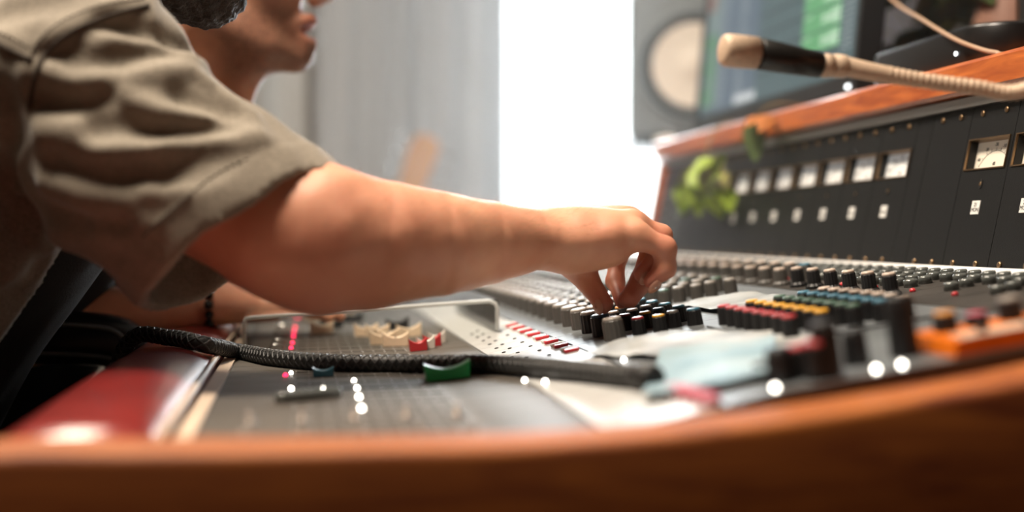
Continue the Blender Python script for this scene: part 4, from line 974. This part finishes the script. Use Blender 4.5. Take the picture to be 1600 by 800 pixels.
def body_low(P):                                   # head, neck, trunk and the other arm under the clothes
    d = head1(P)
    d = smin(d, sd_cone(P, HW1((-.030, 0, -.06)), (-.215, 1.14, .165), .056, .068), .03)
    d = smin(d, sd_chain(P, [(-.235, 1.14, .09), (-.37, 1.145, -.12), pelvis], [.098, .105, .12], (0, 1, 0), 1.5, k=.03), .06)
    d = smin(d, sd_chain(P, [sh_r, (-.215, 1.14, .15), sh_l], [.055, .07, .055]), .04)
    d = smin(d, sd_cone(P, sh_r, px3(300, 255, .95), .052, .048), .03)
    d = smin(d, sd_chain(P, [sh_l, (-.42, 1.33, -.12), (-.32, 1.28, -.33)], [.05, .042, .035]), .03)
    d = smin(d, sd_cone(P, (-.32, 1.28, -.33), (-.25, 1.25, -.345), .03, .024), .02)
    return d
V1, F1 = nets(arm_sdf, (-.24, .86, -.16), (.30, 1.13, .20), .0021); V1 = relax(V1, F1, 1, .4)
V2, F2 = nets(body_low, (-.75, .84, -.46), (.02, 1.56, .47), .0052); V2 = relax(V2, F2, 1, .4)
def tint_for(V, HL, stub, tips=()):
    t = np.zeros((len(V), 3)); H = HL(V.astype(np.float32))
    near = (np.abs(H).max(1) < .16)
    jaw = np.clip((-.030-H[:, 2])/.03, 0, 1)*np.clip((H[:, 2]+.135)/.02, 0, 1)*np.clip((H[:, 0]+.015)/.03, 0, 1); t[:, 0] = np.where(near, jaw*stub, 0)
    lips = np.exp(-(((H[:, 0]-.098)/.02)**2+(H[:, 1]/.026)**2+((H[:, 2]+.073)/.014)**2)*1.2); t[:, 1] = np.where(near, np.clip(lips*1.2, 0, 1), 0); t[:, 0] *= 1-np.clip(t[:, 1]*1.5, 0, 1)
    for p, r, a in tips: t[:, 1] = np.maximum(t[:, 1], a*np.exp(-((V-np.array(p))**2).sum(1)/(r*r)))
    return t
tips = [(HP[k][0][-1], .018, .75) for k in HP]+[(HP[k][0][2], .014, .45) for k in HP]+[(HP[k][0][3], .016, .5) for k in ('middle', 'index', 'ring')]+[(px3(480, 440, .93), .07, .5), (px3(370, 400, .93), .06, .5)]
VV = np.concatenate([V1, V2]); FF = np.concatenate([F1, F2+len(V1)])
man = tag(big_mesh('person', VV, FF, 'skin', None, tint_for(VV, HL1, .3, tips)), 'bearded person in a grey olive short-sleeved shirt reaching to turn a knob', 'person', 'people at the mixing console')
for k, off in (('pinky', (1, 0)), ('ring', (1, 0)), ('thumb', (-1, 0))):
    p, r = HP[k]; a, b = Vector(p[-2]), Vector(p[-1]); d = (b-a).normalized(); out = Vector(RT if k != 'thumb' else -RT)-Vector((0, .6, 0)); out = (out-d*out.dot(d)).normalized(); side = d.cross(out)
    M = basis(b+out*(r[-1]*.80)+d*.001, d, side, out); MB().lathe([(.001, .0022), (.0045, .0017), (.0058, .0004), (.0058, 0)], 16, M=M @ Matrix.Scale(1.25, 4, (1, 0, 0)), cap=False).build('fingernail', 'nail', man, True)
# fine hairs on the forearm, catching the window light
hb = MB(); rh = random.Random(5); tries = 0
nv = len(V1); sel = [i for i in rh.sample(range(nv), min(nv, 9000)) if V1[i, 0] > fp[0][0]+.02 and V1[i, 0] < fp[-1][0]+.02 and V1[i, 2] > fp[3][2]]
for i in sel[:1500]:
    p = Vector(V1[i]); ax = min(range(len(fp)), key=lambda q: abs(fp[q][0]-p.x)); nn = (p-Vector(fp[ax])); nn.x = 0; nn.normalize(); dr = (nn*.5+Vector((1, rh.uniform(-.5, .5), rh.uniform(-.3, .3)))*.8).normalized(); L = rh.uniform(.005, .011); sd = dr.cross(nn).normalized()*.00009
    hb.add([p-sd-nn*.0003, p+sd-nn*.0003, p+dr*L+nn*.001], [(0, 1, 2)])
mat('arm_hair', (.28, .16, .09), .5); tag(hb.build('arm_hair', 'arm_hair', man), kind='stuff')
# ---- shirt with sleeve folds
slv = [px3(128, 118, .965), px3(222, 253, .950), px3(358, 352, .945), px3(418, 412, .945)]; slr = [.077, .0735, .0805, .0825]
hem_a, hem_b = px3(492, 256, .945), px3(212, 455, .945)
hv = (hem_a-hem_b); hv /= np.linalg.norm(hv); hn = np.cross(hv, np.array([0, 1.0, 0])); hn /= np.linalg.norm(hn)
if hn @ (px3(400, 420, .945)-px3(350, 360, .945)) < 0: hn = -hn
hn = hn*.97+np.array([0, -1.0, 0])*.235; hn /= np.linalg.norm(hn); hem0 = (hem_a+hem_b)/2+hn*.0165
def sl_base(P): return sd_chain(P, slv, slr, np.array([0, 1.0, 0]), [.98, .90, .90], k=.02)
def shirt_base(P):
    d = sd_chain(P, [(-.232, 1.14, .085), (-.37, 1.145, -.12), (-.50, 1.15, -.30), (-.53, 1.15, -.40)], [.118, .128, .142, .150], (0, 1, 0), 1.52, k=.04)
    d = smin(d, sd_chain(P, [sh_r+np.array((-.012, .03, .010)), (-.215, 1.14, .165), sh_l+np.array((-.01, -.03, .012))], [.064, .076, .066]), .035)
    d = smin(d, sl_base(P), .022)
    d = smin(d, sd_chain(P, [sh_l, (-.37, 1.315, -.04)], [.066, .066]), .03)
    d = smin(d, sd_cone(P, (-.205, 1.14, .19), HW1((-.045, 0, -.105)), .074, .072), .02)
    return d
FOLDS = [  # (pixels along the fold, height in mm, width in mm); ridges positive, valleys negative
    ([(48, 112), (130, 128), (200, 120), (270, 106), (312, 96)], 6, 11), ([(165, 36), (235, 52), (300, 80)], -6.5, 10), ([(60, 88), (118, 76)], -4.5, 8), ([(110, 104), (190, 100), (260, 88)], -4, 10),
    ([(170, 60), (230, 66), (290, 86)], 4, 8), ([(195, 148), (250, 178), (320, 184), (392, 190)], 6.5, 9), ([(155, 200), (230, 205), (300, 204), (352, 197)], -9, 12), ([(282, 152), (330, 166), (385, 190)], -6, 9),
    ([(300, 112), (340, 140), (392, 178)], 5, 7), ([(60, 152), (110, 160), (170, 150)], -5, 11), ([(70, 215), (150, 240), (230, 233), (330, 218), (400, 214)], 7, 12), ([(90, 245), (170, 262), (250, 262), (335, 240)], -8, 13),
    ([(60, 190), (120, 200)], 4, 9), ([(75, 290), (130, 310), (200, 320)], 6, 14), ([(90, 330), (150, 350), (190, 352)], -7, 12), ([(150, 360), (190, 366), (225, 352)], 5, 10), ([(260, 285), (300, 280), (340, 262)], -4, 8), ([(230, 300), (290, 290)], 3.5, 8),
    ([(0, 20), (40, 10), (90, 0)], -5, 12), ([(0, 150), (20, 200), (24, 280)], -6, 12), ([(5, 420), (60, 380), (100, 370)], 6, 18), ([(0, 480), (50, 470), (110, 450)], -6, 14), ([(0, 560), (60, 540)], 5, 16), ([(20, 330), (60, 420)], -4, 14)]
SEAMS = [([(238, -4), (165, 14), (100, 42), (62, 78), (46, 120), (38, 170), (30, 230), (32, 300)], 3.4, 6.5), ([(-6, 56), (25, 70), (52, 86)], 3.4, 7), ([(112, 455), (85, 520), (60, 580), (34, 645)], 3.0, 7)]
def surf(pxs): return [q for q in (march(shirt_base, u, v) for u, v in pxs) if q is not None]
FP = [(surf(p), a*1.35/1000, w_*.86/1000) for p, a, w_ in FOLDS]; SP_ = [(surf(p), a/1000, w_/1000) for p, a, w_ in SEAMS]; FP = [f for f in FP if len(f[0]) > 1]; SP_ = [f for f in SP_ if len(f[0]) > 1]
def shirt_sdf(P):
    d = shirt_base(P); nr = np.abs(d) < .03
    if nr.any():
        Q = P[nr]; e = np.zeros(len(Q), np.float32)
        for pts, a, w_ in FP+SP_:
            lo = np.min(pts, 0)-.04; hi = np.max(pts, 0)+.04; m_ = ((Q > lo) & (Q < hi)).all(1)
            if m_.any(): e[m_] += a*np.exp(-(sd_poly(Q[m_], pts)/w_)**2)
        e += .0022*wob(Q, 42, 2)+.0012*wob(Q, 110, 3)
        e += .0013*((((Q-v3(hem0))@v3(hn)) > -.026) & (Q[:, 1] < 1.06) & (Q[:, 0] > -.16))
        d = d.copy(); d[nr] -= e
    inner = d+.0085
    d = np.maximum(d, -inner)
    hp_ = (P-v3(hem0))@v3(hn)+.0018*np.sin((P@v3(hv))*90); sleeve_zone = (P@v3(RT)) > (px3(205, 400, .95)@RT)
    armz = np.where(P[:, 0] > -.30, hp_, -1)
    tor = sd_chain(P, [(-.232, 1.14, .085), (-.37, 1.145, -.12), (-.53, 1.15, -.40)], [.150, .160, .19], (0, 1, 0), 1.5)
    far_arm = P[:, 1] > 1.12
    d = np.maximum(d, np.where(far_arm, -1, np.where(tor < -.025, -1, hp_)))
    d = np.maximum(d, np.where(far_arm & (P[:, 1] > 1.335), (P-v3((-.37, 1.315, -.055)))@v3((-.5, .2, -.84)), -1))
    cz = HW1((-.045, 0, -.105)); ax_ = cz-np.array((-.205, 1.14, .19)); ax_ /= np.linalg.norm(ax_)
    nk = np.where(((P-v3(cz))**2).sum(1) < .105**2, (P-v3(cz))@v3(ax_)+.012, -1); d = np.maximum(d, nk)
    fr_ = (P-v3((-.37, 1.145, -.12)))@v3((.852, 0, -.524)); d = np.maximum(d, np.where((P[:, 2] < .10) & (sl_base(P) > .032), fr_-.100, -1))
    d = np.maximum(d, -.41-P[:, 2])
    return d
V3, F3 = nets(shirt_sdf, (-.72, .82, -.42), (.06, 1.60, .33), .0030); V3 = relax(V3, F3, 1, .35)
shirt = big_mesh('shirt', V3, F3, 'shirt_cotton', man)
ca_ = HW1((-.045, 0, -.105)); cb_ = np.array((-.205, 1.14, .19)); cax = (ca_-cb_)/np.linalg.norm(ca_-cb_); cc_ = ca_-cax*.012
def collar_sdf(P):
    q = P-v3(cc_); h = q@v3(cax); r = np.sqrt(np.maximum((q*q).sum(1)-h*h, 0)); w_ = np.abs(r-(.0725-.10*h*(h < 0)))-.0045
    return smax(w_, np.abs(h+.014)-.036+.002*wob(P, 60, 3), .004)
V, F = nets(collar_sdf, cc_-.13, cc_+.13, .0032); big_mesh('collar', V, F, 'shirt_cotton', man)
def tee1(P):
    d = sd_chain(P, [(-.235, 1.14, .05), (-.37, 1.145, -.12), (-.50, 1.15, -.30), (-.53, 1.15, -.40)], [.098, .108, .120, .128], (0, 1, 0), 1.44, k=.04)+.0015*wob(P, 50, 7)
    return np.maximum(np.maximum(d, -(d+.02)), -.405-P[:, 2])
V, F = nets(tee1, (-.72, .92, -.42), (-.05, 1.37, .2), .008); big_mesh('undershirt', V, F, 'dark_cotton', man)
def thread(pxs, r, name, dash=None, mt='thread_and_shade'):
    P_ = spline(pxs, 6); q = [march(shirt_sdf, u, v) for u, v, *_ in [(a[0], a[1]) for a in P_]]; q = [Vector(a) for a in q if a is not None]
    if len(q) < 3: return
    if dash is None: MB().tube(q, r, 6).build(name, mt, shirt, True); return
    L = [0]
    for a, b in zip(q, q[1:]): L.append(L[-1]+(b-a).length)
    A = np.array(q); b_ = MB(); n = int(L[-1]/dash)
    for i in range(n):
        s0 = L[-1]*i/n; s1 = s0+dash*.62; b_.tube([tuple(np.interp(s, L, A[:, k]) for k in range(3)) for s in (s0, s1)], r, 5)
    b_.build(name, mt, shirt, True)
thread([(449, 228, 0), (357, 262, 0), (280, 318, 0), (199, 393, 0)], .0012, 'hem_stitch', .0046)
thread([(232, 8, 0), (165, 26, 0), (104, 54, 0), (68, 88, 0), (54, 126, 0), (46, 172, 0)], .0019, 'sleeve_seam_shade'); thread([(226, -2, 0), (158, 8, 0), (92, 36, 0), (54, 74, 0), (36, 130, 0)], .0007, 'sleeve_stitch', .004)  # dark tube adds the shadow gap beside the raised armhole seam
thread([(-4, 68, 0), (22, 80, 0), (50, 94, 0)], .0019, 'yoke_seam_shade'); thread([(-4, 50, 0), (24, 62, 0), (48, 76, 0)], .0007, 'yoke_stitch', .004)  # the yoke band's edge shadow is a dark tube as well
thread([(116, 462, 0), (92, 520, 0), (66, 582, 0), (40, 645, 0)], .0012, 'side_seam'); thread([(102, 456, 0), (78, 518, 0), (52, 578, 0), (24, 640, 0)], .0016, 'side_stitch', .007)
# ---- beard, hair
def beard_sdf(P):
    H = HL1(P); d = head_sdf(H)-.011-.0022*wob(P, 240, 9)-.0016*wob(P, 420, 12)-.006*np.exp(-((H[:, 0]-.075)/.04)**2-((H[:, 2]+.115)/.025)**2)
    A = np.abs(H[:, 1]); lim = np.maximum(H[:, 2]+.056-.95*np.clip(.055-H[:, 0], 0, .075)+.004*wob(P, 150, 21), -.022-H[:, 0]); side = np.maximum(lim, -.142-H[:, 2]); d = np.maximum(d, side)
    Q = H.copy(); Q[:, 1] = A; d = np.maximum(d, -sd_ell(H, (.108, 0, -.073), (.022, .020, .008)))
    return smin(d, sd_chain(Q, [(.097, 0, -.056), (.090, .018, -.060), (.076, .031, -.074)], [.0065, .0065, .006])-.0012*wob(P, 300, 8), .004)
V, F = nets(beard_sdf, HW1((.0, 0, -.07))-np.array((.15, .12, .12)), HW1((.0, 0, -.07))+np.array((.15, .12, .10)), .0026)
big_mesh('beard', V, F, 'hair_dark', man)
def hair_sdf(P, HL):
    H = HL(P); d = sd_ell(H, (-.020, 0, .040), (.112, .088, .098))-.002*wob(P, 160, 5)
    cut = np.maximum(H[:, 0]*.8-H[:, 2]*.75+.005, -.30); return np.maximum(np.maximum(d, cut-.01), -.075-H[:, 2])
V, F = nets(lambda P: hair_sdf(P, HL1), HW1((0, 0, .04))-np.array((.16, .13, .16)), HW1((0, 0, .04))+np.array((.16, .13, .16)), .004); big_mesh('hair', V, F, 'hair_dark', man)
# ---- trousers, shoes
def legs(dy, P):
    c = np.array((0, dy, 0)); d = sd_chain(P, [pelvis+c+np.array((-.02, -.08, -.02)), pelvis+c+np.array((-.02, .08, -.02))], [.125, .125])
    for s in (-1, 1):
        d = smin(d, sd_chain(P, [pelvis+c+np.array((0, .09*s, -.03)), np.array((-.08, 1.15+dy+.14*s, -.34)), np.array((-.06, 1.15+dy+.15*s, -.76))], [.095, .072, .058]), .03)
    d = np.maximum(d, -.775-P[:, 2]); return d+.003*wob(P, 60, 8)
def shoes(dy, parent):
    for s in (-1, 1):
        y0 = 1.15+dy+.15*s
        def f(P): return np.maximum(smin(sd_chain(P, [(-.085, y0, -.82), (.06, y0+.01*s, -.83), (.11, y0+.015*s, -.84)], [.042, .042, .030]), sd_cone(P, (-.07, y0, -.80), (-.065, y0, -.765), .045, .05), .02), -.8595-P[:, 2])
        V, F = nets(f, (-.16, y0-.09, -.87), (.17, y0+.1, -.70), .005); big_mesh('shoe', V, F, 'shoe', parent)
V, F = nets(lambda P: legs(0, P), (-.72, .85, -.80), (.06, 1.45, -.12), .007); big_mesh('trousers', V, F, 'denim', man)
shoes(0, man)
# ================= far man
SC2 = 1.07
_hl2, _hw2 = head_frame((-.094, 1.500, .308), -.14, -.055)
HL2 = lambda P: _hl2(P)/np.float32(SC2)
HW2 = lambda h: _hw2(np.array(h)*SC2)
DY = .43
sr2 = np.array((-.165, 1.365, .095)); sl2 = np.array((-.16, 1.74, .10))
wr2 = np.array(px3(330, 474, 1.37)); kn2 = np.array(px3(425, 475, 1.40))
F2S = [(.0, -.030, .060), (.004, -.010, .068), (.002, .010, .064), (-.006, .029, .050)]
def body2(P):
    d = head_sdf(HL2(P), .0055)*SC2
    d = smin(d, sd_cone(P, HW2((-.028, 0, -.062)), (-.185, 1.55, .12), .057, .066), .03)
    d = smin(d, sd_cone(P, HW2((.030, 0, -.085)), HW2((.012, 0, -.150)), .020, .016), .03)
    d = smin(d, sd_chain(P, [(-.235, 1.56, .05), (-.37, 1.57, -.12), pelvis+np.array((0, DY, 0))], [.095, .105, .12], (0, 1, 0), 1.45, k=.03), .06)
    d = smin(d, sd_chain(P, [sr2, (-.20, 1.555, .11), sl2], [.055, .068, .055]), .04)
    d = smin(d, sd_chain(P, [sr2, (-.30, 1.31, -.095), wr2, kn2], [.052, .040, .024, .019], (0, 1, 0), [1, 1.05, 1.45]), .02)
    for i, (dx, dy, L) in enumerate(F2S):
        a = kn2+np.array((dx, dy, 0)); b = a+np.array((L*.55, 0, .002)); c = a+np.array((L, 0, -.013)); d = smin(d, sd_chain(P, [kn2+np.array((-.03, dy*.6, 0)), a, b, c], [.011, .0095, .0085, .007]), .004)
    d = smin(d, sd_chain(P, [wr2+np.array((.02, .02, 0)), kn2+np.array((-.015, .045, -.003)), kn2+np.array((.015, .055, -.010))], [.014, .011, .0085]), .008)
    d = smin(d, sd_chain(P, [sl2, (-.30, 1.80, -.10), (-.12, 1.72, -.06), (-.02, 1.70, -.075)], [.052, .040, .025, .02]), .02)
    return d
V, F = nets(body2, (-.75, 1.24, -.46), (.13, 1.90, .47), .0044); V = relax(V, F, 1, .4)
man2 = tag(big_mesh('person', V, F, 'skin', None, tint_for(V, HL2, 1.3)), 'stubbled person in dark clothes sitting behind the bearded one, seen in profile', 'person', 'people at the mixing console')
def tee2(P):
    d = sd_chain(P, [(-.235, 1.56, .05), (-.37, 1.57, -.12), (-.53, 1.58, -.40)], [.108, .122, .145], (0, 1, 0), 1.47, k=.04)
    d = smin(d, sd_chain(P, [sr2, (-.20, 1.555, .115), sl2], [.066, .076, .066]), .04)
    d = smin(d, sd_cone(P, sr2, (-.265, 1.325, -.045), .066, .064), .03); d = smin(d, sd_cone(P, sl2, (-.26, 1.785, -.04), .066, .064), .03)
    d = d-.002*wob(P, 45, 6); d = np.maximum(d, -(d+.012))
    d = np.maximum(d, -(((P-v3((-.165, 1.545, .16)))**2).sum(1)**.5-.078)); return np.maximum(d, -.41-P[:, 2])
V, F = nets(tee2, (-.72, 1.22, -.42), (.0, 1.90, .25), .0062); big_mesh('shirt', V, F, 'dark_cotton', man2)
V, F = nets(lambda P: hair_sdf(P, HL2)*SC2, HW2((0, 0, .04))-np.array((.17, .14, .17)), HW2((0, 0, .04))+np.array((.17, .14, .17)), .005); big_mesh('hair', V, F, 'hair_dark', man2)
V, F = nets(lambda P: legs(DY, P), (-.72, 1.28, -.80), (.06, 1.90, -.12), .008); big_mesh('trousers', V, F, 'denim', man2)
shoes(DY, man2)
ax_ = (kn2-wr2)/np.linalg.norm(kn2-wr2); bx_, by_, _ = frame(Vector(ax_))
br = MB()
for i in range(16):
    a = 2*math.pi*i/16; c = Vector(wr2)+Vector((0, 1, 0))*.037*math.cos(a)+Vector((0, 0, 1))*.0275*math.sin(a); br.lathe([(.0005, -.005), (.004, -.0035), (.005, 0), (.004, .0035), (.0005, .005)], 8, M=Matrix.Translation(c), cap=False)
tag(br.build('bracelet', 'bead_black', man2, True), kind='stuff')
# ================= chairs
def chair(cy, arms, label, hw=.25):
    t = empty('office_chair', (-.55, cy, FL), label, 'chair', 'office chairs at the console')
    zt = -.452
    b = MB().box((-.80, cy-hw, zt-.07), (-.28, cy+hw, zt), .03); b.build('seat', 'black_leather', t, True)
    b = MB().box((-.86, cy-hw*.9, zt+.10), (-.80, cy+hw*.9, zt+.60), .025); b.V = [(v[0]-.15*(v[2]-zt), v[1], v[2]) for v in b.V]; b.build('backrest', 'black_leather', t, True)
    MB().tube([(-.70, cy, zt-.07), (-.86, cy, zt-.05), (-.885, cy, zt+.2)], .018, 10).build('back_support', 'dark_metal', t, True)
    MB().tube([(-.54, cy, FL+.07), (-.54, cy, zt-.07)], .026, 14).build('column', 'chrome', t, True)
    for i in range(5):
        a = 2*math.pi*i/5+.3; e = (-.54+.29*math.cos(a), cy+.29*math.sin(a), FL+.065)
        MB().tube([(-.54, cy, FL+.09), e], [.022, .014], 8).build('leg', 'dark_metal', t, True)
        MB().lathe([(.004, -.012), (.026, -.011), (.027, 0), (.026, .011), (.004, .012)], 16, M=basis((e[0], e[1], FL+.0275), (0, 0, 1), (math.cos(a), math.sin(a), 0), (-math.sin(a), math.cos(a), 0))).build('caster', 'rubber', t, True)
    if arms:
        for s in (-1, 1):
            y = cy+.285*s
            pth = spline([(-.66, y, zt-.03), (-.70, y, -.28), (-.66, y, -.125), (-.45, y, -.10), (-.22, y, -.098), (-.165, y, -.12), (-.16, y, -.20), (-.20, y, -.33), (-.34, y, zt-.03)], 8)
            MB().tube(pth, .026, 12).build('armrest', 'black_leather', t, True)
            for o_ in (-.014, .0, .014): MB().tube([(p[0]*1.0+(.025 if 38 > i_ > 0 else 0)*0, p[1]-.0235, p[2]+o_) for i_, p in enumerate(pth[24:52])], .0022, 5).build('piping', 'speaker_grey', t, True)
chair(1.15, False, 'black leather office chair under the bearded person', .135); chair(1.15+DY, True, 'black leather office chair with looped arms under the person in dark clothes', .25)

# ================= thin scattering volume added for the window's veiling glare
hm, N, L, P = nt('glare_scatter'); N.remove(P); MATS['glare_scatter'] = hm
vs_ = N.new('ShaderNodeVolumeScatter'); vs_.inputs['Density'].default_value = GLARE_DENSITY; vs_.inputs['Anisotropy'].default_value = .55; vs_.inputs['Color'].default_value = (.93, .97, 1, 1); L.new(vs_.outputs[0], N['Material Output'].inputs['Volume'])
hz = MB().box((.02, 1.18, -.10), (XR-.02, YB-.30, CE-.2)).build('glare_haze', 'glare_scatter'); tag(hz, 'thin pale scattering volume added before the bright window for its veiling glare', 'glare_scatter', kind='stuff')
